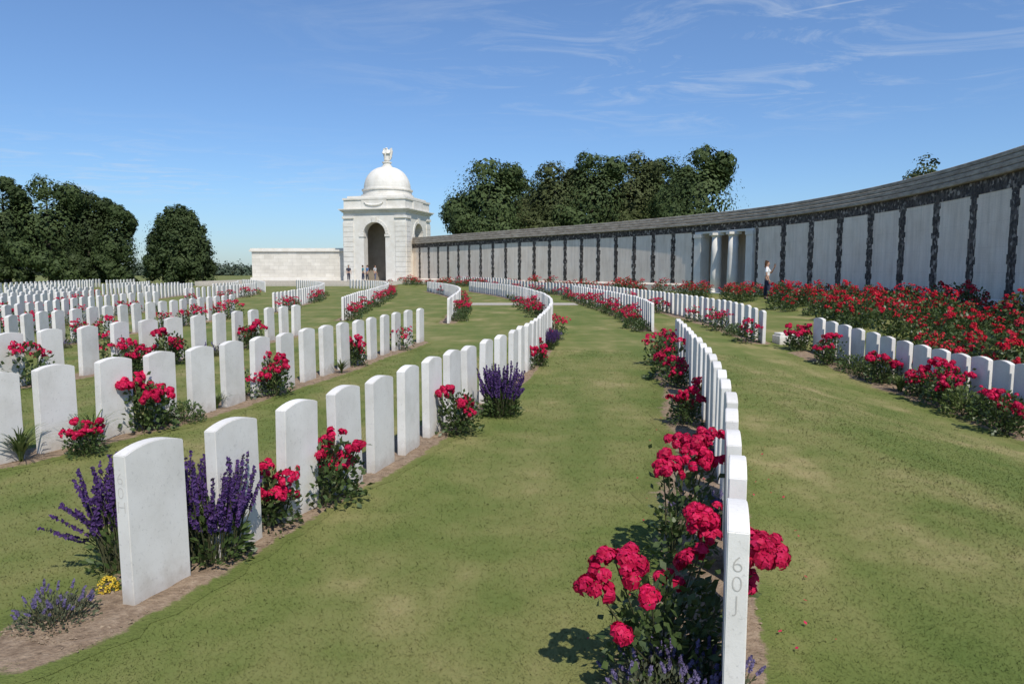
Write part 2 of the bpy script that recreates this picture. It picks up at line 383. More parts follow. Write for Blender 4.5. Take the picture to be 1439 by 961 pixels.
row('H', 'the fifth row left of the aisle', 'left', [T(*q) for q in [(-10, 430), (40, 425), (85, 420), (130, 416), (165, 413), (195, 411), (225, 409)]], 0, 0.7)
row('H2', 'the far curve of the fifth row', 'near end', [T(*q) for q in [(262, 405), (300, 402.5), (335, 400), (360, 397.5)]], 0, 0.78)
row('I', 'the sixth row left of the aisle', 'left', [T(*q) for q in [(-10, 418), (50, 413), (100, 409), (145, 406)]], 0, 0.74)
row('I2', 'the far curve of the sixth row', 'near end', [T(*q) for q in [(205, 402), (240, 399.5), (270, 397.3)]], 0, 0.8)
row('J', 'the seventh row left of the aisle', 'left', [T(*q) for q in [(-10, 412.5), (50, 408.7), (90, 405.7), (130, 403.2)]], 0, 0.78)
row('J2', 'the far row before the yew', 'near end', [T(*q) for q in [(145, 399), (180, 397), (210, 395)]], 0, 0.84)
row('K', 'the farthest left row', 'left', [T(*q) for q in [(0, 401), (50, 398.3), (90, 396.2), (130, 394)]], 0, 0.84)
for i, q in enumerate([[(0, 408), (60, 404.5), (105, 401.5)], [(-10, 405), (40, 402), (85, 399.3)], [(0, 397.5), (50, 395.6), (100, 393.6), (140, 392.2)], [(180, 400.5), (225, 398), (252, 396.3)], [(150, 393.6), (190, 392.2)], [(455, 397), (440, 395), (415, 393.4)], [(372, 396), (362, 394), (340, 392.6)], [(300, 398.7), (330, 396.4), (335, 394.3)], [(545, 396), (520, 394.2), (490, 393)]]):
    row('X%d' % i, 'a far row', 'near end', [T(*p) for p in q], 0, 0.9)
RW = {r['key']: r for r in ROWS}
ORD = ['nearest', 'second', 'third', 'fourth', 'fifth', 'sixth', 'seventh', 'eighth', 'ninth', 'tenth', 'eleventh', 'twelfth', '13th', '14th', '15th', '16th', '17th', '18th', '19th', '20th']
allst = []
for r in ROWS:
    k = 0
    for (x, y, a, s) in r['st']:
        if abs(x/y) > 0.745: continue
        allst.append((math.hypot(x, y)+(200 if r['key'][0] == 'X' else 0), x, y, a, r, k)); k += 1
allst.sort(key=lambda q: q[0])
stuff = MB(); hv = [v.co.copy() for v in HS.vertices]; hf = [tuple(p.vertices) for p in HS.polygons]
ST1 = {}
for n, (d, x, y, a, r, k) in enumerate(allst):
    z = g1(x, y); rot = (rd.gauss(0, 0.008), rd.gauss(0, 0.008), a+rd.gauss(0, 0.018))
    if n < 298:
        o = put('headstone', HS); o.location = (x, y, z-rd.uniform(0, 0.016)); o.rotation_euler = rot
        if k < 20:
            od = ('first' if r['frm'] == 'left' else 'nearest') if k == 0 else ORD[k]
            lab = f"white headstone, {od} from the {'left' if r['frm']=='left' else 'near end'} in {r['phrase']}" if not (k == 0 and r['frm'] != 'left') else f"white headstone at the near end of {r['phrase']}"
            tag(o, lab, 'headstone', 'white headstones in curved rows')
        else:
            tag(o, f"small distant white headstone in {r['phrase']}", 'headstone', f"distant headstones of {r['phrase']}")
        if k == 0: ST1[r['key']] = o
    else:
        Mx = Matrix.Translation((x, y, z)) @ Matrix.Rotation(a, 4, 'Z'); stuff.add([Mx @ v for v in hv], hf)
o = stuff.build('distant_headstones', M['stone']); tag(o, 'tiny white headstones packed in the farthest curved rows below the pavilion', 'headstones', kind='stuff')

def letters(chars, size, gap, bold=0.0):
    vs = []; fs = []
    for i, ch in enumerate(chars):
        cu = bpy.data.curves.new('t', 'FONT'); cu.body = ch; cu.size = size; cu.align_x = 'CENTER'; cu.offset = bold
        ob = bpy.data.objects.new('t', cu); C.objects.link(ob); bpy.context.view_layer.update()
        me = bpy.data.meshes.new_from_object(ob.evaluated_get(bpy.context.evaluated_depsgraph_get()))
        o = len(vs); vs += [(v.co.x, v.co.y-i*gap) for v in me.vertices]; fs += [tuple(j+o for j in p.vertices) for p in me.polygons]
        bpy.data.objects.remove(ob); bpy.data.curves.remove(cu); bpy.data.meshes.remove(me)
    return vs, fs
for key, txt in (('A', '60H'), ('B', '60J')):
    vs, fs = letters(txt, 0.085, 0.072, -0.0018)
    me = bpy.data.meshes.new('engraved_number'); me.from_pydata([(-0.1911, -x, y+0.63) for x, y in vs], [], fs); me.materials.append(M['engrave' if key == 'B' else 'engrave_faint'])
    o = put('engraved_number', me, ST1[key]); o['label'] = 'engraved number '+txt+' cut down the narrow edge'
    ST1[key]['label'] = ('large white headstone marked 60H at the near end of the left row' if key == 'A' else 'white headstone seen edge on, marked 60J, nearest in the right row')

# soil borders
def soil(cv, l, rr, s0=-0.45, s1=0.35):
    vs = []; fs = []; n = int((cv.len+s1-s0)/0.12)+1; ph = rd.uniform(0, 9); zo = []; ed = []
    tt = [1.35, 1.05, .8, .5, .2, 0, -.4, -.75, -1.1, -1.6]; te = [1, .6, .15, 0, 0, 0, 0, .1, .6, 1]
    for i in range(n+1):
        s = s0+(cv.len+s1-s0)*i/n; sc = min(max(s, 0), cv.len); x, y, tx, ty = cv.at(sc); ex = s-sc; x += tx*ex; y += ty*ex
        e = min(1, math.sqrt(max(0.02, (s-s0)/0.5)), math.sqrt(max(0.02, (cv.len+s1-s)/0.4)))
        ee = max(0, 1-(s-s0)/0.4, 1-(cv.len+s1-s)/0.3)
        a = e*l*(1+0.1*math.sin(s*2.1+ph)+0.07*math.sin(s*7.3)+rd.uniform(-0.08, 0.08)); b = e*rr*(1+0.12*math.sin(s*1.7+ph)+rd.uniform(-0.15, 0.15))
        for q, t in zip(tt, te):
            w = q*(a if q > 0 else b); vs.append((x-ty*w, y+tx*w)); zo.append(0.003 if t == 1 else (0.006 if t > .5 else rd.uniform(0.006, 0.022))); ed.append(min(1, t+ee))
    z = gz([v[0] for v in vs], [v[1] for v in vs]); k_ = len(tt)
    vv = [(v[0], v[1], zz+q) for v, zz, q in zip(vs, z, zo)]
    for i in range(n):
        for k in range(k_-1): fs.append((i*k_+k, i*k_+k+1, (i+1)*k_+k+1, (i+1)*k_+k))
    me = bpy.data.meshes.new('soil_border'); me.from_pydata(vv, [], fs); me.materials.append(M['soil'])
    at = me.attributes.new('edge', 'FLOAT', 'POINT'); at.data.foreach_set('value', ed)
    for p in me.polygons: p.use_smooth = True
    tag(put('soil_border', me), kind='structure')
for r in ROWS:
    if r['key'][0] != 'X': soil(r['cv'], *r['soil'], s0=-1.0 if r['key'] == 'A' else -0.45)
cl = MB()
for k, n in (('A', 1500), ('B', 1300), ('E', 500)):
    r = RW[k]
    for _ in range(n):
        s = -0.6+rd.random()**1.6*9; sc = max(s, 0); x, y, tx, ty = r['cv'].at(sc); x += tx*(s-sc); y += ty*(s-sc)
        w = rd.uniform(-r['soil'][1]*1.05, r['soil'][0]*1.05); q = rd.uniform(0.003, 0.010)*(1.5 if rd.random() < .1 else 1); c = Vector((x-ty*w, y+tx*w, 0.014))
        ps = [c+Vector(d)*q*rd.uniform(.7, 1.3) for d in ((1, 0, 0), (-1, 0, 0), (0, 1, 0), (0, -1, 0), (0, 0, .8), (0, 0, -.8))]
        cl.add(ps, [(0, 2, 4), (2, 1, 4), (1, 3, 4), (3, 0, 4), (2, 0, 5), (1, 2, 5), (3, 1, 5), (0, 3, 5)])
tag(cl.build('soil_crumbs', M['crumb']), 'loose dry soil crumbs scattered along the headstone borders', 'soil', kind='stuff')

# mown grass blades
NB = 240000
d = 2.0*(15/2.0)**rng.random(NB); x = rng.uniform(-0.8, 0.8, NB)*d; keep = np.ones(NB, bool)
for k in 'ABDEF':
    r = RW[k]; pp = r['cv'].p[::3]; dd = np.full(NB, 1e9); ii = np.zeros(NB, int)
    for i, q in enumerate(pp):
        e = (x-q[0])**2+(d-q[1])**2; m = e < dd; dd[m] = e[m]; ii[m] = i
    tg = np.gradient(pp, axis=0); tg = tg/np.linalg.norm(tg, axis=1, keepdims=True)
    off = -(x-pp[ii, 0])*tg[ii, 1]+(d-pp[ii, 1])*tg[ii, 0]
    al = (x-pp[ii, 0])*tg[ii, 0]+(d-pp[ii, 1])*tg[ii, 1]; j = (rng.random(NB)-0.35)*0.2
    keep &= ~((off < r['soil'][0]-j) & (off > -r['soil'][1]+j*0.7) & (al < 0.3-j) & (al > (-0.75 if k == 'A' else -0.35)+j))
x = x[keep]; d = d[keep]; n = len(x); z = gz(x, d)
h = rng.uniform(0.005, 0.015, n)*(1+0.02*d); w = 0.0019*(d/2.2)**0.75; an = rng.uniform(0, 2*np.pi, n); ln = rng.uniform(0.6, 2.0, n)*h; la = rng.uniform(0, 2*np.pi, n)
b0 = np.stack([x-np.cos(an)*w, d-np.sin(an)*w, z-0.003], 1); b1 = np.stack([x+np.cos(an)*w, d+np.sin(an)*w, z-0.003], 1)
tp = np.stack([x+np.cos(la)*ln, d+np.sin(la)*ln, z+h], 1)
cr = np.cross(b1-b0, tp-b0)[:, 2] < 0; b0[cr], b1[cr] = b1[cr].copy(), b0[cr].copy()
o = put('grass', quads_mesh('grass', np.stack([b0, b1, tp], 1), M['blade'], 3)); tag(o, 'short mown lawn grass with dry yellow patches between the headstone rows', 'grass', kind='stuff')
# fallen petals
n = 70; s_ = rng.random(n)*6; pt = []
for q in s_:
    x_, y_, tx, ty = RW['B'].get('cv').at(q); w = rd.choice((rd.uniform(0.1, 0.7), rd.uniform(-0.45, -0.1))); pt.append((x_-ty*w, y_+tx*w, 0.022))
tag(put('fallen_petals', quads_mesh('fallen_petals', facing(np.array(pt), np.tile((0, 0, 1.0), (n, 1)), 0.022, 0.4), M['rose'])), 'scattered fallen crimson petals on grass and soil by the right row', 'petals', kind='stuff')

# cross path
def sheet(name, pts, mat, lift):
    me = bpy.data.meshes.new(name); me.from_pydata([(a, b, g1(a, b)+lift) for a, b in pts], [], [tuple(range(len(pts)))]); me.materials.append(mat)
    return tag(put(name, me), kind='structure')
sheet('path', [(-2.0, 34.2), (3.2, 34.2), (3.2, 36.6), (-2.0, 36.6)], M['path'], 0.012)

# ------------------------------------------------------------------ plants
def rose_hi(clusters, seed, nleaf=420, rad=0.24, mat='rose', fh=0.88, per=12):
    parts = []; st = MB(); LP = []; LD = []; r_ = random.Random(seed)
    for (x, y, z, R_) in clusters:
        nb = max(4, int(per*(R_/0.08)**2)); u = unit(nb*3); u = u[u[:, 2] > -0.5][:nb]
        c = np.array((x, y, z))+u*R_*rng.uniform(0.45, 1.1, (len(u), 1))*np.array((1.05, 1.05, 0.75))
        r = rng.uniform(0.022, 0.037, (len(u), 1))
        parts.append(('flower_cluster', quads_mesh('flower_cluster', blooms(c, u+np.array((0, 0, 0.6))+unit(len(u))*0.4, r, 13), M[mat])))
        b = Vector((x*0.15+r_.uniform(-.04, .04), y*0.15+r_.uniform(-.04, .04), -0.02)); m = Vector((x*0.6, y*0.6, z*0.55)); e = Vector((x, y, z))
        pl = [b, (b+m)/2+Vector((r_.uniform(-.02, .02), r_.uniform(-.02, .02), 0)), m, e]; st.tube(pl, [0.006, 0.005, 0.004, 0.003], 5)
        for _ in range(26):
            t = r_.uniform(0.25, 0.97); a = b.lerp(m, t/0.6) if t < 0.6 else m.lerp(e, (t-0.6)/0.4)
            LP.append(np.array(a)+np.array([r_.gauss(0, 0.038) for _ in range(3)])); LD.append(np.array((x, y, 0.15)))
    hm = max(c[2] for c in clusters); cx = np.mean([c[0] for c in clusters])*0.6; cy = np.mean([c[1] for c in clusters])*0.6
    u = unit(nleaf); u[:, 2] = np.abs(u[:, 2]); rr = rng.random((nleaf, 1))**0.4
    Q = u*rr*np.array((rad, rad, hm*fh))+np.array((cx, cy, 0.03))
    Pt = np.concatenate([np.array(LP), Q]); D = np.concatenate([np.array(LD), u+np.array((0, 0, 0.2))])
    parts.append(('foliage', quads_mesh('foliage', leaves(Pt, nrm(D), 0.048, 0.6, 0.9), M['leaf']))); parts.append(('stems', st.mesh('stems', M['stem'])))
    return parts
def rand_clusters(seed, n, H, rad):
    r_ = random.Random(seed); out = []
    for i in range(n):
        a = i*2.4+r_.uniform(-.5, .5); q = rad*math.sqrt((i+0.4)/n)*r_.uniform(0.7, 1.2)
        out.append((q*math.cos(a), q*math.sin(a), H*r_.uniform(0.55, 1.05)*(1-0.2*(q/rad)**2), r_.choice((0.03, 0.045, 0.06, 0.075, 0.085))))
    return out
HI = [rose_hi(rand_clusters(s, 9, 0.5, 0.24), s, 560, 0.25) for s in (1, 2, 3, 4, 5)]
def rose_mid(seed, mat, ncl, per, rad=0.33, H=0.6, nleaf=260, single=False, lf=0.075):
    r_ = random.Random(seed*17+3)
    u = unit(nleaf); u[:, 2] = np.abs(u[:, 2]); Q = u*(rng.random((nleaf, 1))**0.35)*np.array((rad, rad, H*0.98)); fl = leaves(Q, u, lf, 0.6, 0.9)
    cls = []
    for i in range(ncl):
        a = i*2.4+r_.uniform(-.5, .5); q = rad*0.95*math.sqrt((i+0.3)/ncl); zz = H*r_.uniform(0.6, 1.08)*(1-0.35*(q/rad)**2); nb = int(per*r_.uniform(.4, 1.5))+1
        c = np.array((q*math.cos(a), q*math.sin(a), zz))+rng.normal(size=(nb, 3))*np.array((0.05, 0.05, 0.033))
        cls.append(blooms(c, nrm(c)+np.array((0, 0, 0.5)), rng.uniform(0.026, 0.044, (nb, 1)), 7))
    if single:
        B = np.concatenate(cls); return quads_mesh('rose_bush', np.concatenate([fl, B]), M['leaf'], 4, M[mat], len(B))
    return [('flower_cluster', quads_mesh('flower_cluster', b, M[mat])) for b in cls]+[('foliage', quads_mesh('foliage', fl, M['leaf']))]
LO = [rose_mid(s, 'rose', 6, 7) for s in range(4)]
FARB = [rose_mid(s, 'rose', 7, 6, nleaf=220, single=True) for s in range(4)]
BED = [rose_mid(s, 'rose2', 5+s, 7+s % 3*2, 0.46, 0.55+0.09*s, 700, lf=0.08) for s in range(5)]
BEDF = [rose_mid(s, 'rose2', 7+s, 7, 0.5, 0.6+.08*s, 400, True, 0.09) for s in range(4)]
def spike_plant(nsp, H, rad, flo, fol, size=0.014, ff=0.45, lean=0.5, nleaf=260, leafL=0.05, side=None):
    st = MB(); FP = []; FN = []
    for i in range(nsp):
        a = rd.uniform(0, 6.283); q = rad*0.62*math.sqrt(rd.random()); b = Vector((q*math.cos(a), q*math.sin(a), 0))
        a2 = a+rd.uniform(-.6, .6); le = lean*rd.random()**0.8
        if side:
            if i < 6: le = rd.uniform(0.4, 0.62); a2 = side+rd.uniform(-.3, .3)
            elif math.cos(a2) > 0: le *= 0.3
        hh = H*rd.uniform(0.5, 1.0)*(1-(0.45 if le < .38 else .7)*le); e = b+Vector((math.cos(a2)*le*H, math.sin(a2)*le*H, hh))
        m = b.lerp(e, 0.5)+Vector((rd.uniform(-.02, .02), rd.uniform(-.02, .02), 0.06*H)); st.tube([b, m, e], [0.003, 0.0025, 0.0015], 4)
        f_ = ff*rd.uniform(0.7, 1.15)
        for k in range(17):
            t = 1-f_*(k+rd.random())/17; p = (b.lerp(m, t*2) if t < 0.5 else m.lerp(e, t*2-1)); wd = size*(0.4+0.6*min(1, k/5))
            for j in range(3):
                an = rd.uniform(0, 6.283); FP.append((p.x+wd*0.6*math.cos(an), p.y+wd*0.6*math.sin(an), p.z)); FN.append((math.cos(an), math.sin(an), 0.3))
    fl = quads_mesh('flower_spikes', facing(np.array(FP), np.array(FN), size*1.7, 0.5), M[flo])
    u = unit(nleaf); u[:, 2] = np.abs(u[:, 2]); Q = u*(rng.random((nleaf, 1))**0.4)*np.array((rad*1.05, rad*1.05, H*0.6))
    fo = quads_mesh('foliage', leaves(Q, u+np.array((0, 0, 0.4)), leafL, 0.42, 0.7), M[fol])
    return [('flower_spikes', fl), ('foliage', fo), ('stems', st.mesh('stems', M['stem']))]
SAL = [spike_plant(150, 0.70, 0.22, 'violet', 'leaf', 0.015, 0.5, 0.27, 950, 0.06) for _ in range(2)]
SALL = spike_plant(85, 0.70, 0.17, 'violet', 'leaf', 0.0145, 0.48, 0.24, 450, 0.05, side=math.radians(195))
LAV = [spike_plant(40, 0.26, 0.24, 'lav', 'greyleaf', 0.0095, 0.28, 0.5, 950, 0.032) for _ in range(2)]
def strap(n, H, mat='lime'):
    V = []
    for i in range(n):
        a = rd.uniform(0, 6.283); le = rd.uniform(0.3, 1.0)*H*0.8; hh = H*rd.uniform(0.6, 1.05); w = rd.uniform(0.008, 0.014)
        pr = []
        for k in range(5):
            t = k/4; pr.append((Vector((math.cos(a)*le*t**1.6, math.sin(a)*le*t**1.6, hh*(t*1.5-0.62*t*t*(1+0.4*le/H)))), w*(1-t*0.9)))
        s = Vector((-math.sin(a), math.cos(a), 0))
        for k in range(4):
            (p, u1), (q, u2) = pr[k], pr[k+1]; V += [p-s*u1, p+s*u1, q+s*u2, q-s*u2]
    return [('leaves', quads_mesh('leaves', np.array([tuple(v) for v in V]), M[mat]))]
STRAP = [strap(70, 0.4), strap(60, 0.36)]
def leafy(rad, H, n, L_=0.05, mat='lime'):
    u = unit(n); u[:, 2] = np.abs(u[:, 2]); Q = u*(rng.random((n, 1))**0.35)*np.array((rad, rad, H))
    st = MB()
    for i in range(9):
        a = i*0.7; st.tube([(0, 0, 0), (math.cos(a)*rad*.4, math.sin(a)*rad*.4, H*.5), (math.cos(a)*rad*.7, math.sin(a)*rad*.7, H*.85)], [.004, .003, .002], 4)
    return [('leaves', quads_mesh('leaves', leaves(Q, u, L_, 0.55, 0.7), M[mat])), ('stems', st.mesh('stems', M['stem']))]
BUSH = [leafy(0.22, 0.34, 420), leafy(0.3, 0.32, 700, 0.05, 'leaf')]

KIND = {'hi': (HI, 'rose_bush', 'rose bush'), 'lo': (LO, 'rose_bush', 'rose bush'), 'far': (FARB, 'rose_bush', 'rose bush'), 'bed': (BED, 'rose_bush', 'rose bush'), 'bedf': (BEDF, 'rose_bush', 'rose bush'), 'sal': (SAL, 'salvia_plant', 'flowering plant'), 'lav': (LAV, 'lavender_plant', 'flowering plant'), 'strap': (STRAP, 'strap_leaf_plant', 'plant'), 'bush': (BUSH, 'leafy_plant', 'plant')}
def plant(kind, x, y, label, sc=1.0, group=None, z=None, rz=None):
    if kind == 'lo' and y > 24: kind = 'far'
    pr, name, cat = KIND[kind]
    return inst(name, rd.choice(pr), label, cat, (x, y, g1(x, y) if z is None else z), rd.uniform(0, 6.28) if rz is None else rz, sc*rd.uniform(0.93, 1.07), group)
# right row front bush with its own flower heads
bx, by = 0.62, 2.86
cl = []
for px, py, Y, R_ in [(865, 790, 2.72, 0.105), (838, 826, 2.66, 0.065), (980, 785, 2.8, 0.065), (940, 815, 2.86, 0.055), (1070, 775, 2.86, 0.11), (1050, 820, 2.9, 0.06), (992, 728, 3.0, 0.085), (875, 890, 2.55, 0.034), (915, 838, 2.6, 0.03), (1000, 755, 2.95, 0.035)]:
    q = P(px, py, Y); cl.append((q[0]-bx, q[1]-by, q[2], R_))
inst('rose_bush', rose_hi(cl, 31, 700, 0.27, fh=0.7, per=15), 'crimson rose bush beside the headstone marked 60J', 'rose bush', (bx, by, 0))
bx, by = 0.92, 3.95; cl = []
for px, py, Y, R_ in [(965, 622, 3.95, 0.095), (1000, 615, 4.05, 0.075), (940, 660, 3.8, 0.08), (985, 645, 3.85, 0.085), (1008, 650, 3.9, 0.04), (930, 638, 3.9, 0.035)]:
    q = P(px, py, Y); cl.append((q[0]-bx, q[1]-by, q[2], R_))
inst('rose_bush', rose_hi(cl, 32, 400, 0.19, fh=0.8, per=14), 'crimson rose bush, second from the camera along the right row', 'rose bush', (bx, by, 0))
near = [('hi', 962, 598, .72, 'red rose bush, third from the camera along the right row'), ('hi', 988, 578, .7, 'small red rose bush tucked against the sixth stone of the right row'),
        ('hi', 952, 545, .85, 'red rose bush left of the middle of the right row'), ('hi', 970, 528, .75, 'red rose bush behind another midway along the right row'), ('hi', 938, 508, .9, 'red rose bush at the grass edge near the far end of the right row'), ('hi', 940, 488, .9, 'red rose bush near the far end of the right row'), ('hi', 928, 500, .65, 'low red rose bush leaning onto the grass far along the right row'),
        ('lav', 985, 730, .8, 'pale lavender plant between two roses in the right row'), ('lav', 985, 640, .7, 'grey green lavender clump low in the right row'), ('strap', 950, 770, .4, 'thin tuft of strap leaves beside the right row soil'), ('bush', 955, 720, .4, 'small green leafy plant on soil of the right row'), ('lav', 985, 562, .7, 'silvery lavender clump beyond the third rose of the right row')]
for k, px, py, sc, lab in near:
    x, y = G(px, py); plant(k, x, y, lab, sc)
for px, py, lab in [(920, 985, 'lavender plant at the bottom edge left of the 60J headstone'), (985, 985, 'lavender plant touching the foot of the 60J headstone')]:
    x, y = G(px, py); plant('lav', x, y, lab, 0.95)
# left row near plants
plant('sal', -1.74, 4.0, 'tall purple salvia between the first two stones of the left row', 1.0)
inst('salvia_plant', SALL, 'sprawling purple salvia behind the 60H headstone', 'flowering plant', (-2.18, 3.86, 0), 0, 1.0)
x, y = G(80, 872); plant('lav', x, y, 'low lavender clump at bottom left corner on bare soil', 0.75)
def yel():
    u = unit(60); u[:, 2] = np.abs(u[:, 2]); return [('flowers', quads_mesh('flowers', blooms(u*np.array((.05, .05, .07)), u, 0.012, 5), M['yellow'])), ('leaves', quads_mesh('leaves', leaves(u*0.05, u, 0.03), M['lime']))]
inst('yellow_flower', yel(), 'tiny yellow flower clump at the foot of the 60H headstone', 'flowering plant', (*G(152, 832), 0.01))
for k, x, y, sc, lab in [('hi', -1.62, 4.5, .95, 'red rose bush between second and third stones of the left row'), ('hi', -1.3, 4.98, 1.05, 'red rose bush between third and fourth stones of the left row'), ('hi', -0.55, 7.15, 0.95, 'red rose bush on the aisle side of the left row'), ('sal', -0.12, 8.1, 0.95, 'dark purple salvia on the aisle side of the left row')]:
    plant(k, x, y, lab, sc)
for i, (k, px, py, sc) in enumerate([('hi', 735, 520, .9), ('hi', 752, 505, .9), ('sal', 768, 492, .7), ('hi', 758, 515, .7), ('hi', 765, 482, .9), ('lav', 778, 478, 1.1), ('lo', 782, 470, .9), ('sal', 776, 486, .6), ('lo', 742, 440, .9), ('lo', 735, 436, .9), ('lo', 728, 432, .9), ('lo', 750, 446, .9)]):
    x, y = G(px, py); nm = {'hi': 'red rose bush', 'lo': 'small red rose bush', 'sal': 'purple salvia', 'lav': 'lavender plant'}[k]; plant(k, x, y, nm+' where the left row bends beside the aisle', sc, nm+' at the bend of the left row')
# second row
for k, px, py, sc, lab in [('hi', 205, 605, 1.2, 'large red rose bush between third and fourth stones of the second left row'), ('hi', 120, 640, .7, 'small red rose bush behind a strap leaf plant in the second left row'), ('strap', 132, 628, 1.1, 'green strap leaf plant right of the big second row headstone'), ('bush', 260, 593, .7, 'low green leafy plant before the fifth stone of the second row'), ('strap', 30, 650, 1.0, 'green strap leaf plant at the left edge of the second row'), ('hi', 385, 556, 1.05, 'red rose bush between stones midway along the second left row'), ('lo', 348, 560, .6, 'tiny red rose bush midway along the second left row'), ('strap', 480, 525, .9, 'pale strap leaf plant in the second left row'), ('hi', 497, 515, .95, 'red rose bush toward the right end of the second left row'), ('lo', 565, 492, .8, 'red rose bush near the right end stone of the second left row'), ('strap', 305, 575, .7, 'small strap leaf tuft between stones of the second left row'),
                          ('hi', 240, 512, 1.2, 'red rose bush in the third left row above the big second row rose'), ('hi', 192, 522, 1.0, 'dark red rose bush in the third left row'), ('hi', 355, 490, 1.05, 'red rose bush toward the right in the third left row'), ('lo', 42, 545, 1.1, 'red rose bush at the far left of the third row'), ('lav', 303, 500, 1.2, 'pale lavender plant in the third left row'), ('lo', 110, 455, 1.0, 'red rose bush at left in the fourth row'), ('lo', 295, 450, 1.0, 'red rose bush at the right end of the fourth row')]:
    x, y = G(px, py); plant(k, x, y, lab, sc)
# right row by the rose bed
for k, x, y, sc, lab in [('hi', 6.55, 16.2, 1.3, 'red rose bush at the far end of the row by the rose bed'), ('hi', 6.55, 14.6, 1.3, 'red rose bush, second from the far end beside the rose bed row'), ('bush', 6.75, 13.9, 1.1, 'green leafy plant between roses in front of the rose bed row'), ('hi', 6.8, 12.9, 1.25, 'red rose bush in front of the middle of the rose bed row'), ('bush', 6.72, 13.4, 1.0, 'second green leafy plant in front of the rose bed row'), ('strap', 6.75, 12.2, 1.1, 'strap leaf plant in front of the rose bed row'), ('hi', 6.9, 11.8, 1.1, 'small red rose bush between stones in the rose bed row'), ('hi', 6.85, 11.1, 1.35, 'red rose bush before the stones near the right edge'), ('bush', 6.75, 10.5, 1.4, 'round green leafy bush near the right edge'), ('bush', 6.95, 10.0, 1.3, 'green leafy bush at the right frame edge'), ('hi', 6.55, 9.3, 1.25, 'red rose bush lowest at the right frame edge')]:
    plant(k, x, y, lab, sc)
# rows further off
def scatter(key, s0, s1, off, prob, step, kinds=('lo', 'lo', 'lo', 'bush', 'strap', 'lav')):
    r = RW[key]; s = s0
    while s < min(s1, r['cv'].len):
        if rd.random() < prob:
            x, y, tx, ty = r['cv'].at(s); q = off+rd.uniform(-.08, .08); k = rd.choice(kinds)
            nm = {'lo': 'red rose bush', 'bush': 'green leafy plant', 'strap': 'strap leaf plant', 'lav': 'lavender plant'}[k]
            plant(k, x-ty*q, y+tx*q, f"{nm} among the headstones of {r['phrase']}", rd.uniform(0.8, 1.1), f"{nm} repeats in {r['phrase']}")
        s += step*rd.uniform(0.8, 1.2)
scatter('A', 22, 40, 0.25, 0.5, 1.3); scatter('B', 7, 12, 0.3, 0.6, 0.9)
scatter('B2', 0, 30, 0.35, 0.85, 0.85, ('lo', 'lo', 'lo', 'lo', 'bush')); scatter('D2', 0, 70, 0.35, 0.65, 1.2, ('lo', 'lo', 'lo', 'bush'))
scatter('E2', 0, 40, -0.25, 0.8, 1.2, ('lo', 'lo', 'bush')); scatter('F2', 0, 40, -0.25, 0.8, 1.2, ('lo', 'lo', 'bush')); scatter('G2', 0, 40, -0.2, 0.75, 1.3, ('lo', 'lo', 'bush'))
scatter('G', 2, 40, -0.25, 0.55, 1.0, ('lo', 'lo', 'lo', 'bush', 'lav')); scatter('H', 0, 40, -0.25, 0.6, 1.3, ('lo', 'lo', 'bush')); scatter('I', 0, 40, -0.25, 0.55, 1.4, ('lo', 'lo', 'bush')); scatter('H2', 0, 40, -0.25, 0.65, 1.5, ('lo', 'lo')); scatter('J', 0, 40, -0.25, 0.5, 1.6, ('lo', 'lo'))
scatter('F', 1, 12, 0.1, 0.25, 1.1, ('bush', 'strap', 'lo')); scatter('D', 0.5, 8, 0.4, 0.5, 0.8, ('bush', 'strap', 'lo'))
# the bed along the wall
s = 0.0; PERS = (12.85, 36.0)
while s < WALL.len-2:
    x, y, tx, ty = WALL.at(s); near_ = y < 44
    offs = [1.4, 2.4, 3.4, 4.5] if y < 36 else ([1.8, 2.8, 3.8] if near_ else [2.4, 3.6])
    for q in offs:
        qq = q+rd.uniform(-.4, .4); ds = rd.uniform(-.45, .45); X = x-ty*qq+tx*ds; Y = y+tx*qq+ty*ds
        if Y < 9.5 or X/Y > 0.8 or rd.random() < (0.12 if y < 36 else 0.26): continue
        if math.hypot(X-PERS[0], Y-PERS[1]) < 1.1 or (abs(X/Y-PERS[0]/PERS[1]) < 0.018 and 29 < Y < 36): continue
        plant('bed' if Y < 30 else 'bedf', X, Y, 'red rose bush in the large rose bed below the long wall' if near_ else 'red rose bush in the far bed along the long wall', rd.uniform(0.7, 1.3), 'rose bushes in the near bed under the wall' if near_ else 'rose bushes in the far bed under the wall')
    s += 1.0 if near_ else 1.25
mb = MB(); mb.box(-0.36, 0.36, -0.2, 0.2, -0.05, 0.2); mb.box(-0.33, 0.33, -0.17, 0.17, 0.2, 0.26)
o = mb.build('stone_block', M['stone']); o.location = (6.75, 17.2, g1(6.75, 17.2)); o.rotation_euler = (0, 0, 0.1)
bv = o.modifiers.new('bevel', 'BEVEL'); bv.width = 0.015; bv.segments = 2
tag(o, 'low white stone block on the grass gap beside the rose bed', 'stone block')

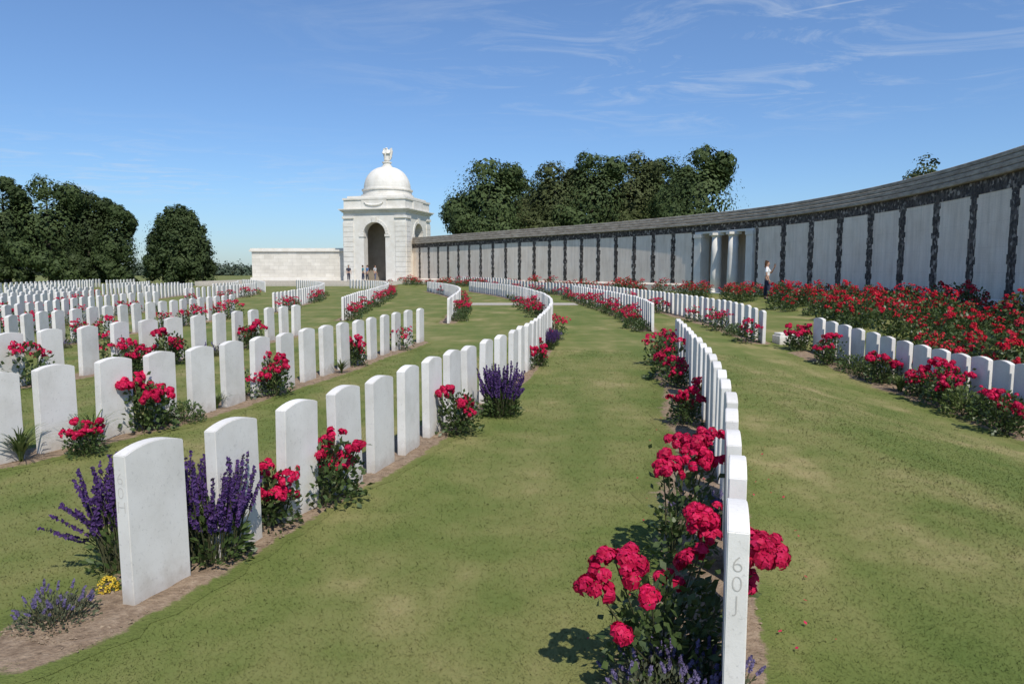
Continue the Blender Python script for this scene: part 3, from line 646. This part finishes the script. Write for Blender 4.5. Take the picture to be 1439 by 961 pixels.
# ------------------------------------------------------------------ the long wall
ZB = 0.18
def sweep(mb, s0, s1, prof, ds=0.5):
    n = max(1, int(round((s1-s0)/ds))); k = len(prof); vs = []; fs = []
    for i in range(n+1):
        x, y, tx, ty = WALL.at(s0+(s1-s0)*i/n)
        for off, z in prof: vs.append((x-ty*off, y+tx*off, ZB+z))
    for i in range(n):
        for j in range(k): fs.append((i*k+j, i*k+(j+1) % k, (i+1)*k+(j+1) % k, (i+1)*k+j))
    fs.append(tuple(range(k))); fs.append(tuple(range(n*k+k-1, n*k-1, -1))); mb.add(vs, fs)
def rect(o0, o1, z0, z1): return [(o0, z0), (o1, z0), (o1, z1), (o0, z1)]
SA = WALL.nearest(*[p for p in WALL.p if p[0]/p[1] < 0.3395 and p[1] > 35][0]); SB = WALL.nearest(*[p for p in WALL.p if p[0]/p[1] < 0.262 and p[1] > 35][0])
wall = thing('memorial_wall', 'long curved memorial wall of pale panels with dark flint strips', 'wall')
ZF = 3.98
for a, b in ((0, SA), (SB, WALL.len)):
    mb = MB(); sweep(mb, a, b, rect(-0.7, 0, -0.4, 4.42)); mb.build('wall_core', M['panel'], wall)
    mb = MB(); sweep(mb, a, b, [(0, -0.35), (0.14, -0.35), (0.14, 0.5), (0.05, 0.6), (0, 0.6)]); mb.build('plinth', M['panel'], wall)
    mb = MB(); sweep(mb, a, b, rect(0, 0.05, ZF, 4.42), 0.4); mb.build('flint_frieze', M['flint'], wall)
def panels(a, b, n, wst):
    st = (b-a)/n
    for i in range(n+1):
        c = a+st*i; mb = MB(); z = 0.6; k = 0
        while z < ZF-0.01:
            h = min(rd.uniform(0.2, 0.34), ZF-z); w = wst*(0.78 if k % 2 else 1.0)*rd.uniform(0.94, 1.06)
            l = max(a, c-w/2+rd.uniform(-.03, .03)); r = min(b, c+w/2+rd.uniform(-.03, .03))
            sweep(mb, l, r, rect(0, 0.042, z, z+h), 5); z += h; k += 1
        mb.build('flint_strip', M['flint'], wall)
        if i < n:
            mb = MB(); sweep(mb, c+wst*0.2, c+st-wst*0.2, rect(0, 0.03, 0.603, ZF-.003), 0.7); mb.build('name_panel', M['panel'], wall)
panels(0.0, SA-0.1, 13, 0.54); panels(SB+0.1, WALL.len-0.3, 20, 0.44)
for z0, z1, o1 in ((4.424, 4.60, 0.22), (4.622, 4.79, 0.16), (4.812, 4.97, 0.10), (4.992, 5.15, 0.04)):
    mb = MB(); sweep(mb, 0, WALL.len, [(-0.75, z0), (o1-0.04, z0), (o1, z0+0.03), (o1, z1-0.02), (o1-0.02, z1), (-0.75, z1)], 0.5); mb.build('coping_course', M['coping'], wall)
mb = MB(); sweep(mb, 0, WALL.len, rect(-0.7, -0.02, 4.5, 5.06), 0.5); mb.build('coping_core', M['coping'], wall)
# colonnade opening
mb = MB(); sweep(mb, SA, SB, rect(-0.7, 0.07, 3.85, ZF-.003)); mb.build('architrave', M['pav'], wall)
mb = MB(); sweep(mb, SA+0.003, SB-0.003, rect(-0.7, 0.05, ZF, 4.42)); mb.build('flint_frieze', M['flint'], wall)
mb = MB(); sweep(mb, SA+0.02, SB-0.02, rect(-3.6, -3.2, -0.3, 4.0)); sweep(mb, SA-0.4, SA+0.02, rect(-3.6, -0.71, -0.3, 4.0)); sweep(mb, SB-0.02, SB+0.4, rect(-3.6, -0.71, -0.3, 4.0)); mb.build('recess_wall', M['panel'], wall)
mb = MB(); sweep(mb, SA-0.4, SB+0.4, rect(-3.7, -0.71, 4.003, 4.3)); mb.build('recess_sun_block', M['coping'], wall)  # unseen slab added to keep direct sun out of the recess
mb = MB(); sweep(mb, SA, SB, rect(-3.2, 0.6, -0.3, 0.1)); mb.build('step', M['pav'], wall)
for s, pj in ((SA+0.36, 0.14), (SB-0.34, 0.14)):
    w_ = 0.32
    mb = MB(); sweep(mb, s-w_, s+w_, rect(-0.6, pj, 0.1, 3.84)); sweep(mb, s-w_-.04, s+w_+.04, rect(-0.66, pj+.05, 0.1, 0.4)); sweep(mb, s-w_-.04, s+w_+.04, rect(-0.66, pj+.04, 3.6, 3.845)); mb.build('pier', M['pav'], wall)
for t in (0.36, 0.64):
    x, y, tx, ty = WALL.at(SA+(SB-SA)*t); cx, cy = x-ty*0.0, y+tx*0.0
    o = bpy.data.objects.new('column', None); C.objects.link(o); o.parent = wall; o.location = (cx, cy, ZB+0.1)
    mb = MB(); mb.lathe([(0.34, 0.25), (0.34, 1.2), (0.32, 2.4), (0.29, 3.45)], 24); mb.build('shaft', M['pav'], o, True)
    mb = MB(); mb.box(-.38, .38, -.38, .38, 0, 0.12); mb.lathe([(0.37, 0.12), (0.38, 0.17), (0.35, 0.25)], 24); mb.build('column_base', M['pav'], o)
    mb = MB(); mb.lathe([(0.29, 3.45), (0.3, 3.5), (0.36, 3.6)], 24); mb.box(-.38, .38, -.38, .38, 3.6, 3.745); mb.build('capital', M['pav'], o)

# ------------------------------------------------------------------ terrace, pavilion, screen wall
mb = MB(); mb.box(-34, -8.5, 76.5, 96, -0.2, 0.5); mb.box(-33.6, -8.9, 76, 76.5, -0.2, 0.33); mb.box(-33.2, -9.3, 75.5, 76, -0.2, 0.17); tag(mb.build('terrace', M['path']), kind='structure')
PX, PY = -14.4, 83.6
pav = thing('pavilion', 'white domed stone pavilion with arches and a winged statue on top', 'pavilion', (PX, PY, 0.5), math.radians(-14))
a = 3.75; TW = 1.0; ow, spr = 2.6, 5.2; Hh = 7.6
def arch_slab(mb, w, h, ow, spring, y0, y1, Mx):
    mb.box(-w/2, -ow/2, y0, y1, 0, h, Mx); mb.box(ow/2, w/2, y0, y1, 0, h, Mx); n = 16
    for i in range(n):
        a0, a1 = math.pi-math.pi*i/n, math.pi-math.pi*(i+1)/n
        x0, z0, x1, z1 = math.cos(a0)*ow/2, spring+math.sin(a0)*ow/2, math.cos(a1)*ow/2, spring+math.sin(a1)*ow/2
        mb.prism([(x0, z0), (x1, z1), (x1, h), (x0, h)], y0, y1, Mx)
def RZ(k): return Matrix.Rotation(k*math.pi/2, 4, 'Z')
for k in range(4):
    mb = MB(); w = 2*a if k % 2 == 0 else 2*a-2*TW-0.004
    if k in (0, 1): arch_slab(mb, w, Hh, ow, spr, -a, -a+TW, RZ(k))
    else: mb.box(-w/2, w/2, -a, -a+TW, 0, Hh, RZ(k))
    mb.build('wall', M['pav'], pav)
    for sx in (-1, 1):
        mb = MB(); c = sx*(a-0.62)
        for j in range(12):
            z0 = 0.5+j*0.55
            if z0+0.53 > 6.9: break
            mb.box(c-0.6, c+0.6, -a-0.09, -a+0.0, z0, z0+0.52, RZ(k))
        mb.box(c-0.64, c+0.64, -a-0.13, -a, 0, 0.5, RZ(k)); mb.box(c-0.66, c+0.66, -a-0.14, -a, 6.92, 7.2, RZ(k)); mb.build('pilaster', M['pav'], pav)
    if k in (0, 1):
        mb = MB(); n = 16; ri, ro = ow/2+0.02, ow/2+0.36
        for i in range(n):
            a0, a1 = math.pi-math.pi*i/n, math.pi-math.pi*(i+0.93)/n
            mb.prism([(math.cos(a0)*ri, spr+math.sin(a0)*ri), (math.cos(a1)*ri, spr+math.sin(a1)*ri), (math.cos(a1)*ro, spr+math.sin(a1)*ro), (math.cos(a0)*ro, spr+math.sin(a0)*ro)], -a-0.06, -a, RZ(k))
        for sx in (-1, 1): mb.box(min(sx*(ow/2-0.06), sx*(ow/2+0.55)), max(sx*(ow/2-0.06), sx*(ow/2+0.55)), -a-0.08, -a+0.5, spr-0.3, spr-0.02, RZ(k))
        mb.prism([(-0.2, spr+ow/2-0.02), (0.2, spr+ow/2-0.02), (0.3, spr+ow/2+0.55), (-0.3, spr+ow/2+0.55)], -a-0.14, -a, RZ(k)); mb.build('arch_surround', M['pav'], pav)
mb = MB(); mb.box(-a+TW, a-TW, -a+TW+2.2, -a+TW+2.5, 0, Hh); mb.build('inner_wall', M['pav_shade'], pav)
mb = MB(); mb.box(-a+TW, a-TW, -a+TW, a-TW, -0.2, 0.02); mb.build('floor', M['path'], pav)
mb = MB()
for e, z0, z1 in ((0.14, Hh, Hh+0.14), (0.28, Hh+0.14, Hh+0.28), (0.42, Hh+0.28, Hh+0.38)): mb.box(-a-e, a+e, -a-e, a+e, z0, z1)
mb.build('cornice', M['pav'], pav)
mb = MB(); z = Hh+0.38
mb.box(-a+0.05, a-0.05, -a+0.05, a-0.05, z, z+1.0); mb.box(-a-0.05, a+0.05, -a-0.05, a+0.05, z+1.0, z+1.2); mb.box(-a+0.35, a-0.35, -a+0.35, a-0.35, z+1.2, z+1.45)
for k in range(4): mb.box(-1.5, 1.5, -a-0.03, -a+0.05, z+0.04, z+0.96, RZ(k))
mb.build('parapet', M['pav'], pav)
mb = MB(); gp = []
for i in range(15):
    t = i/14*math.pi; gp.append((-1.1*math.cos(t), -a-0.09, z+0.74-0.36*math.sin(t)))
mb.tube(gp, [0.06+0.05*math.sin(i/14*math.pi) for i in range(15)], 8); mb.build('carved_garland', M['pav'], pav)
z += 1.45
mb = MB(); dome = [(3.0, z), (3.0, z+0.3), (2.8, z+0.34), (2.8, z+0.75), (2.92, z+0.8), (2.92, z+0.95), (2.68, z+1.0)]
for i in range(1, 13):
    t = i/12*math.pi/2; dome.append((2.68*math.cos(t)+0.34*math.sin(t)*(i/12), z+1.0+2.55*math.sin(t)))
mb.lathe(dome, 48); mb.build('dome', M['pav'], pav)
z += 3.55
mb = MB(); mb.lathe([(0.62, z-0.05), (0.62, z+0.12), (0.48, z+0.18), (0.46, z+0.42), (0.56, z+0.48), (0.56, z+0.58)], 20); mb.build('pedestal', M['pav'], pav)
z += 0.58
def skin_obj(name, joints, edges, mat, parent, sub=2):
    me = bpy.data.meshes.new(name); me.from_pydata([j[0] for j in joints], edges, []); o = put(name, me, parent)
    o.modifiers.new('Skin', 'SKIN')
    for i, j in enumerate(joints):
        r = j[1]; me.skin_vertices[0].data[i].radius = r if isinstance(r, tuple) else (r, r)
    me.skin_vertices[0].data[0].use_root = True
    s = o.modifiers.new('Sub', 'SUBSURF'); s.levels = sub; s.render_levels = sub
    me.materials.append(mat); return o
j = [((0, 0, z+0.7), 0.36), ((0, 0, z+0.02), 0.42), ((0, 0, z+1.15), 0.33), ((0, -0.04, z+1.42), 0.14), ((0, -0.14, z+1.62), 0.19), ((0.34, 0, z+1.27), 0.15), ((0.38, -0.25, z+0.95), 0.12), ((0.1, -0.45, z+0.95), 0.1), ((-0.34, 0, z+1.27), 0.15), ((-0.38, -0.25, z+0.95), 0.12), ((-0.1, -0.45, z+0.92), 0.1)]
skin_obj('statue', j, [(0, 1), (0, 2), (2, 3), (3, 4), (2, 5), (5, 6), (6, 7), (2, 8), (8, 9), (9, 10)], M['pav'], pav)['label'] = 'draped stone statue with bowed head'
for sx in (-1, 1):
    mb = MB(); mb.prism([(sx*0.08, z+1.0), (sx*0.3, z+1.55), (sx*0.5, z+1.62), (sx*0.6, z+1.2), (sx*0.46, z+0.5), (sx*0.28, z+0.2)], 0.2, 0.36); mb.build('statue_wing', M['pav'], pav)

sw = thing('screen_wall', 'low white stone wall running left from the domed pavilion', 'wall', (-24.6, 84.3, 0.5), math.radians(-2))
mb = MB(); mb.box(-5.9, 6.0, -0.5, 0.5, -0.6, 3.35); mb.build('wall_body', M['ashlar'], sw)
mb = MB(); mb.box(-6.1, 6.0, -0.62, 0.62, -0.6, 0.35); mb.build('plinth', M['pav'], sw)
mb = MB(); mb.box(-6.15, 6.0, -0.68, 0.68, 3.35, 3.55); mb.box(-6.05, 6.0, -0.56, 0.56, 3.55, 3.75); mb.build('coping', M['pav'], sw)

# ------------------------------------------------------------------ trees
def tree(name, label, x, y, Hh, blobs, nleaf, ls, mat, group=None, cat='tree', trunk=0.35, clump=(0.26, 0.42), fill=True):
    t = thing(name, label, cat, (x, y, g1(x, y)), 0, group)
    mb = MB(); top = max(b[2] for b in blobs); mb.tube([(0, 0, -0.2), (0.1, 0, Hh*0.2), (-0.1, 0.1, Hh*0.45), (0, 0, top*0.9)], [trunk*1.3, trunk, trunk*0.75, trunk*0.2], 8)
    for b in blobs[:7]:
        s = Vector((0, 0, Hh*rd.uniform(0.2, 0.4))); e = Vector(b[:3]); mb.tube([s, s.lerp(e, 0.5)+Vector((0, 0, -0.3)), e], [trunk*0.45, trunk*0.28, trunk*0.1], 6)
    mb.build('trunk', M['bark'], t)
    vol = np.array([b[3]*b[4]+b[3]*b[5] for b in blobs]); vol = vol/vol.sum(); V = []
    for b, f in zip(blobs, vol):
        n = int(nleaf*f); k = max(16, n//30); u = unit(k); cc = u*rng.uniform(0.62, 0.92, (k, 1))*np.array(b[3:6]); sz = rng.uniform(*clump, k)*min(b[3:6])
        ii = rng.integers(0, k, n); du = unit(n)*rng.random((n, 1))**0.45*sz[ii][:, None]*np.array((1.15, 1.15, 0.85)); Q = cc[ii]+du
        V.append(facing(Q+np.array(b[:3]), nrm(du)*0.6+nrm(Q)*1.2+np.array((0, 0, 0.4)), ls, 0.45))
        if fill:
            m = n//3; q = unit(m)*rng.random((m, 1))**0.4*0.86*np.array(b[3:6]); V.append(facing(q+np.array(b[:3]), q, ls*2.0, 0.5))
    put('crown', quads_mesh('crown', np.concatenate(V), M[mat]), t); return t
def crown(Hh, rad, base, n, seed):
    r_ = random.Random(seed); out = []; mid = (Hh+base)/2; hz = (Hh-base)/2
    out.append((0, 0, mid, rad*0.84, rad*0.84, hz*0.9))
    for i in range(n):
        a = i*2.4+r_.uniform(-.5, .5); zz = -0.95+1.8*((i*0.618) % 1); q = rad*0.74*math.sqrt(max(0.08, 1-max(0, zz)**2*0.85-0.25*min(0, zz)**2))*r_.uniform(.88, 1.08); s = rad*r_.uniform(0.22, 0.34)
        out.append((q*math.cos(a), q*math.sin(a), mid+zz*(hz-s*0.7), s, s, s*0.85))
    out.append((r_.uniform(-.15, .15)*rad, 0, Hh-rad*0.32, rad*0.4, rad*0.4, rad*0.32)); return out
def at_d(px, Y): return (px-719.5)/1000*Y
Gp = 'broad trees behind the long wall'
for i, (px, Y, top, rad, mt, lab) in enumerate([(688, 98, 221, 6.8, 'tree', 'leftmost dark broad tree behind the wall, nearest the dome'), (780, 104, 228, 6.4, 'tree2', 'lower olive green tree second from left behind the wall'), (830, 102, 214, 6.4, 'tree', 'third tree from left behind the wall'), (884, 106, 216, 6.6, 'tree2', 'fourth tree from left behind the wall'), (978, 97, 206, 6.5, 'tree', 'rightmost and tallest dark tree of the group behind the wall'), (740, 112, 246, 7.0, 'tree', 'short tree filling the gap between first and second trees'), (930, 108, 222, 6.6, 'tree', 'half hidden tree between the fourth and the tallest trees')]):
    h_ = H_CAM+(380-top)/1000*Y
    tree('broadleaf_tree', lab, at_d(px, Y), Y, h_, crown(h_, rad, 2.0, 64, 40+i), 26000, 0.32, mt, Gp)
for i, (px, Y, top, rad, lab) in enumerate([(14, 92, 250, 3.6, 'narrow dark tree at the left edge of the photo'), (75, 95, 248, 6.0, 'tall dark tree left of the yew, second from the left edge'), (130, 98, 270, 4.8, 'dark tree right of the tallest left tree'), (168, 96, 288, 3.1, 'shorter dark tree left of the cone shaped yew'), (-45, 98, 255, 5, 'dark tree beyond the left frame edge'), (100, 104, 285, 6, 'dark tree filling behind the left group')]):
    h_ = H_CAM+(380-top)/1000*Y
    tree('dark_tree', lab, at_d(px, Y), Y, h_, crown(h_, rad, -1.2, 60, 70+i), 24000, 0.29, 'yew' if i % 2 == 0 else 'tree', 'dark trees at left')
hy = H_CAM+(380-292)/1000*82
yb = [(0, 0, hy*0.3, 3.7, 3.7, hy*0.3), (0, 0, hy*0.55, 3.1, 3.1, hy*0.32), (0.1, 0, hy*0.78, 1.9, 1.9, hy*0.2)]
for i in range(40):
    a = i*2.4; f = (i+0.5)/40; q = 3.9*math.sqrt(max(0, 1-(f*1.0)**2.2)); yb.append((q*0.84*math.cos(a), q*0.84*math.sin(a), hy*(0.03+0.9*f), 0.8, 0.8, 1.15))
tree('yew_tree', 'cone shaped dark yew standing alone left of the low wall', at_d(256, 82), 82, hy, yb, 24000, 0.25, 'yew', clump=(0.3, 0.55))
h_ = H_CAM+(380-219)/1000*60
tree('slender_tree', 'tip of a light tree showing over the wall at right', at_d(1292, 60), 60, h_, [(0, 0, h_-1.3, 1.4, 1.4, 1.1), (0.9, 0, h_-2.2, 1.3, 1.3, .9), (-.8, 0.3, h_-2.4, 1.3, 1.3, .9), (0, 0, h_-4.2, 2, 2, 1.6)], 1600, 0.26, 'tree2', None, 'tree', 0.12, (0.3, 0.6), False)
V = []
for i in range(150):
    x = -190+i*1.0; c = np.array((x, 230+rd.uniform(-4, 4), 0)); hh = rd.uniform(3.2, 5.6); u = unit(170); u[:, 2] = np.abs(u[:, 2]); q = u*rng.uniform(0.5, 1, (170, 1))*np.array((1.9, 1.9, hh)); V.append(facing(q+c, u, 0.9, 0.6))
tag(put('distant_treeline', quads_mesh('distant_treeline', np.concatenate(V), M['far'])), 'hazy far line of trees on the horizon left of the low wall', 'trees', kind='stuff')

# ------------------------------------------------------------------ people
def person(label, loc, rz, shirt, trousers, hair, short=True, raise_arm=False, sc=1.0, long_hair=False):
    t = thing('person', label, 'person', loc, rz); t.scale = (sc, sc, sc)
    J = [((0, 0, .95), (.13, .1)), ((0, 0, 1.12), (.12, .095)), ((0, 0, 1.32), (.14, .1)), ((0, .005, 1.46), .052), ((0, -.012, 1.54), .075), ((0, -.015, 1.62), .088), ((0, -.005, 1.7), .06), ((0, -.105, 1.585), .014)]
    Ed = [(0, 1), (1, 2), (2, 3), (3, 4), (4, 5), (5, 6), (4, 7)]
    for sx in (-1, 1):
        k = len(J)
        if raise_arm and sx == 1: arm = [((.18, 0, 1.39), .055), ((.24, -.16, 1.16), .042), ((.1, -.3, 1.42), .03), ((.06, -.31, 1.5), .034)]
        else: arm = [((sx*.18, 0, 1.39), .055), ((sx*.24, .03, 1.13), .042), ((sx*.25, -.07, .9), .03), ((sx*.25, -.1, .82), .034)]
        J += arm; Ed += [(2, k), (k, k+1), (k+1, k+2), (k+2, k+3)]
        h = Vector(arm[3][0]); dr = (h-Vector(arm[2][0])).normalized()
        for f, (oy, ln) in enumerate(((-.028, .07), (-.01, .085), (.01, .08), (.028, .062))):
            m = len(J); b = h+dr*.03+Vector((0, oy, 0)); J.append((tuple(b), .009)); J.append((tuple(b+dr*ln*.6+Vector((-sx*.008, 0, 0))), .008)); J.append((tuple(b+dr*ln+Vector((-sx*.022, 0, 0))), .007)); Ed += [(k+3, m), (m, m+1), (m+1, m+2)]
        m = len(J); J.append((tuple(h+Vector((0, -.04, .005))), .01)); J.append((tuple(h+dr*.035+Vector((0, -.06, 0))), .009)); Ed += [(k+3, m), (m, m+1)]
        k = len(J); st = .06*sx
        J += [((sx*.09, 0, .88), .088), ((sx*.1, st-.02, .5), .06), ((sx*.1, st+.02, .1), .04), ((sx*.11, st-.1, .035), .036)]; Ed += [(0, k), (k, k+1), (k+1, k+2), (k+2, k+3)]
    skin_obj('body', J, Ed, M['skin'], t)
    S = [((0, 0, .98), (.155, .125)), ((0, 0, 1.14), (.15, .12)), ((0, 0, 1.33), (.16, .12)), ((0, 0, 1.42), (.08, .075))]; Es = [(0, 1), (1, 2), (2, 3)]
    for sx in (-1, 1):
        k = len(S); e = Vector((.24, -.16, 1.16)) if (raise_arm and sx == 1) else Vector((sx*.24, .03, 1.13)); s0 = Vector((sx*.18, 0, 1.39))
        S += [(tuple(s0), .072), (tuple(s0.lerp(e, .8)), .066)]; Es += [(2, k), (k, k+1)]
    skin_obj('shirt', S, Es, flat('shirt', shirt), t)
    S = [((0, 0, 1.0), (.148, .118)), ((0, 0, .92), (.15, .12))]; Es = [(0, 1)]
    for sx in (-1, 1):
        k = len(S); st = .06*sx; S += [((sx*.09, 0, .86), .105), ((sx*.1, st-.02, .5), .085)]; Es += [(1, k), (k, k+1)]
        if not short: S += [((sx*.1, st+.02, .12), .062)]; Es += [(k+1, k+2)]
    skin_obj('shorts' if short else 'trousers', S, Es, flat('trousers', trousers), t)
    Hj = [((0, .035, 1.64), .088), ((0, .01, 1.715), .07), ((0, .055, 1.54), .06)]; Eh = [(0, 1), (0, 2)]
    if long_hair: Hj.append(((0, .09, 1.4), .045)); Eh.append((2, 3))
    skin_obj('hair', Hj, Eh, flat('hair', hair), t)
    for sx in (-1, 1):
        mb = MB(); mb.lathe([(.002, -.01), (.01, 0), (.002, .01)], 8, sx*.032, -.098); o = mb.build('eye', flat('eye', (.05, .04, .03)), t); o.location = (0, 0, 1.625)
        S = [((sx*.11, .06*sx+.05, .05), .046), ((sx*.11, .06*sx-.04, .04), .048), ((sx*.11, .06*sx-.12, .035), .04)]; skin_obj('shoe', S, [(0, 1), (1, 2)], flat('shoe', (.06, .06, .07)), t)
    return t
person('person in white t-shirt and dark trousers, one hand raised, beside the wall', (*PERS, g1(*PERS)), math.radians(70), (.88, .88, .88), (.03, .035, .065), (.13, .06, .03), False, True, 1.12, True)
for px, Y, rz, sh, tr, hr, lab in [(491, 77.5, 0.4, (.04, .04, .06), (.05, .05, .07), (.04, .03, .02), 'person in dark clothes standing left of the pavilion arch'), (511, 78.2, 2.0, (.05, .25, .28), (.05, .06, .1), (.05, .03, .02), 'person in teal top standing before the pavilion arch'), (517, 77.6, -1.0, (.1, .2, .4), (.06, .06, .07), (.1, .06, .03), 'person in blue top beside the one in teal'), (528, 78.5, 1.2, (.5, .5, .5), (.12, .13, .2), (.08, .05, .03), 'person in pale top right of the others by the arch')]:
    person(lab, (at_d(px, Y), Y, 0.5), rz, sh, tr, hr, False)

# ------------------------------------------------------------------ light, sky, camera
sd = Vector((0.36, -0.933, 0)).normalized(); el = math.radians(53); sd = Vector((sd.x*math.cos(el), sd.y*math.cos(el), math.sin(el)))
su = bpy.data.lights.new('sun', 'SUN'); su.energy = 4.4; su.angle = math.radians(0.5); su.color = (1, 0.945, 0.86)
so = bpy.data.objects.new('sun', su); C.objects.link(so); so.rotation_euler = (-sd).to_track_quat('-Z', 'Y').to_euler()
w = bpy.data.worlds.new('World'); scene.world = w; w.use_nodes = True; nt = w.node_tree
bg = nt.nodes['Background']; sky = N(nt, 'ShaderNodeTexSky'); sky.sky_type = 'NISHITA'; sky.sun_disc = False
sky.sun_elevation = el; sky.sun_rotation = math.atan2(sd.x, sd.y); sky.air_density = 1.0; sky.dust_density = 0.3; sky.ozone_density = 1.5
tc = N(nt, 'ShaderNodeTexCoord'); sp = N(nt, 'ShaderNodeSeparateXYZ'); L(nt, tc.outputs['Generated'], sp.inputs[0])
grad = ramp(nt, sp.outputs[2], [(0.0, (0.54, 0.70, 0.97)), (0.10, (0.63, 0.83, 1.10)), (0.3, (0.76, 0.94, 1.18))])
tint = mix(nt, 1.0, sky.outputs[0], grad, 'MULTIPLY')
zz = math_(nt, 'MAXIMUM', sp.outputs[2], 0.03); ux = math_(nt, 'DIVIDE', sp.outputs[0], zz); uy = math_(nt, 'DIVIDE', sp.outputs[1], zz)
cb = N(nt, 'ShaderNodeCombineXYZ'); L(nt, ux, cb.inputs[0]); L(nt, uy, cb.inputs[1])
mp = N(nt, 'ShaderNodeMapping'); mp.inputs['Scale'].default_value = (0.75, 1.15, 1); mp.inputs['Rotation'].default_value = (0, 0, 0.8); L(nt, cb.outputs[0], mp.inputs['Vector'])
cn = noise(nt, mp.outputs[0], 1.7, 10, 0.68, 1.1); wisps = ramp(nt, cn, [(0.49, 0.0), (0.82, 1.0)])
def gm(cx, cy, R_):
    v = N(nt, 'ShaderNodeVectorMath'); v.operation = 'DISTANCE'; L(nt, cb.outputs[0], v.inputs[0]); v.inputs[1].default_value = (cx, cy, 0)
    r = N(nt, 'ShaderNodeMapRange'); r.interpolation_type = 'SMOOTHSTEP'; r.inputs['From Min'].default_value = 0; r.inputs['From Max'].default_value = R_; r.inputs['To Min'].default_value = 1; r.inputs['To Max'].default_value = 0
    L(nt, v.outputs['Value'], r.inputs['Value']); return r.outputs[0]
msk = math_(nt, 'ADD', gm(1.1, 3.5, 2.8), math_(nt, 'MULTIPLY', gm(-4, 8, 4.5), 1.0))
fac = math_(nt, 'MULTIPLY', math_(nt, 'MULTIPLY', wisps, msk), 0.7)
# thin contrail high on the right
ax, ay, bx, by = 0.99, 2.96, 1.36, 2.72; l2 = (bx-ax)**2+(by-ay)**2
dx = math_(nt, 'SUBTRACT', ux, ax); dyy = math_(nt, 'SUBTRACT', uy, ay)
t_ = math_(nt, 'ADD', math_(nt, 'MULTIPLY', dx, (bx-ax)/l2), math_(nt, 'MULTIPLY', dyy, (by-ay)/l2)); tcl = math_(nt, 'MINIMUM', math_(nt, 'MAXIMUM', t_, 0.0), 1.0)
ex = math_(nt, 'SUBTRACT', dx, math_(nt, 'MULTIPLY', tcl, bx-ax)); ey = math_(nt, 'SUBTRACT', dyy, math_(nt, 'MULTIPLY', tcl, by-ay))
dist = math_(nt, 'SQRT', math_(nt, 'ADD', math_(nt, 'MULTIPLY', ex, ex), math_(nt, 'MULTIPLY', ey, ey)))
trail = math_(nt, 'MULTIPLY', ramp(nt, dist, [(0.0, 1.0), (0.016, 0.0)]), math_(nt, 'MULTIPLY', noise(nt, cb.outputs[0], 9, 4), 0.9))
fac = math_(nt, 'MINIMUM', math_(nt, 'ADD', fac, math_(nt, 'MULTIPLY', trail, tcl)), 0.75)
col = mix(nt, fac, tint, (5.4, 6.0, 6.8))
L(nt, col, bg.inputs['Color']); bg.inputs['Strength'].default_value = 0.118

cam = bpy.data.cameras.new('camera'); cam.sensor_width = 36; cam.lens = 1000/1439*36; cam.clip_end = 6000; cam.clip_start = 0.05
co = bpy.data.objects.new('camera', cam); C.objects.link(co); co.location = (0, 0, H_CAM); co.rotation_euler = (math.pi/2-TH, 0, 0); scene.camera = co
scene.view_settings.view_transform = 'Standard'; scene.view_settings.look = 'None'; scene.view_settings.exposure = 0
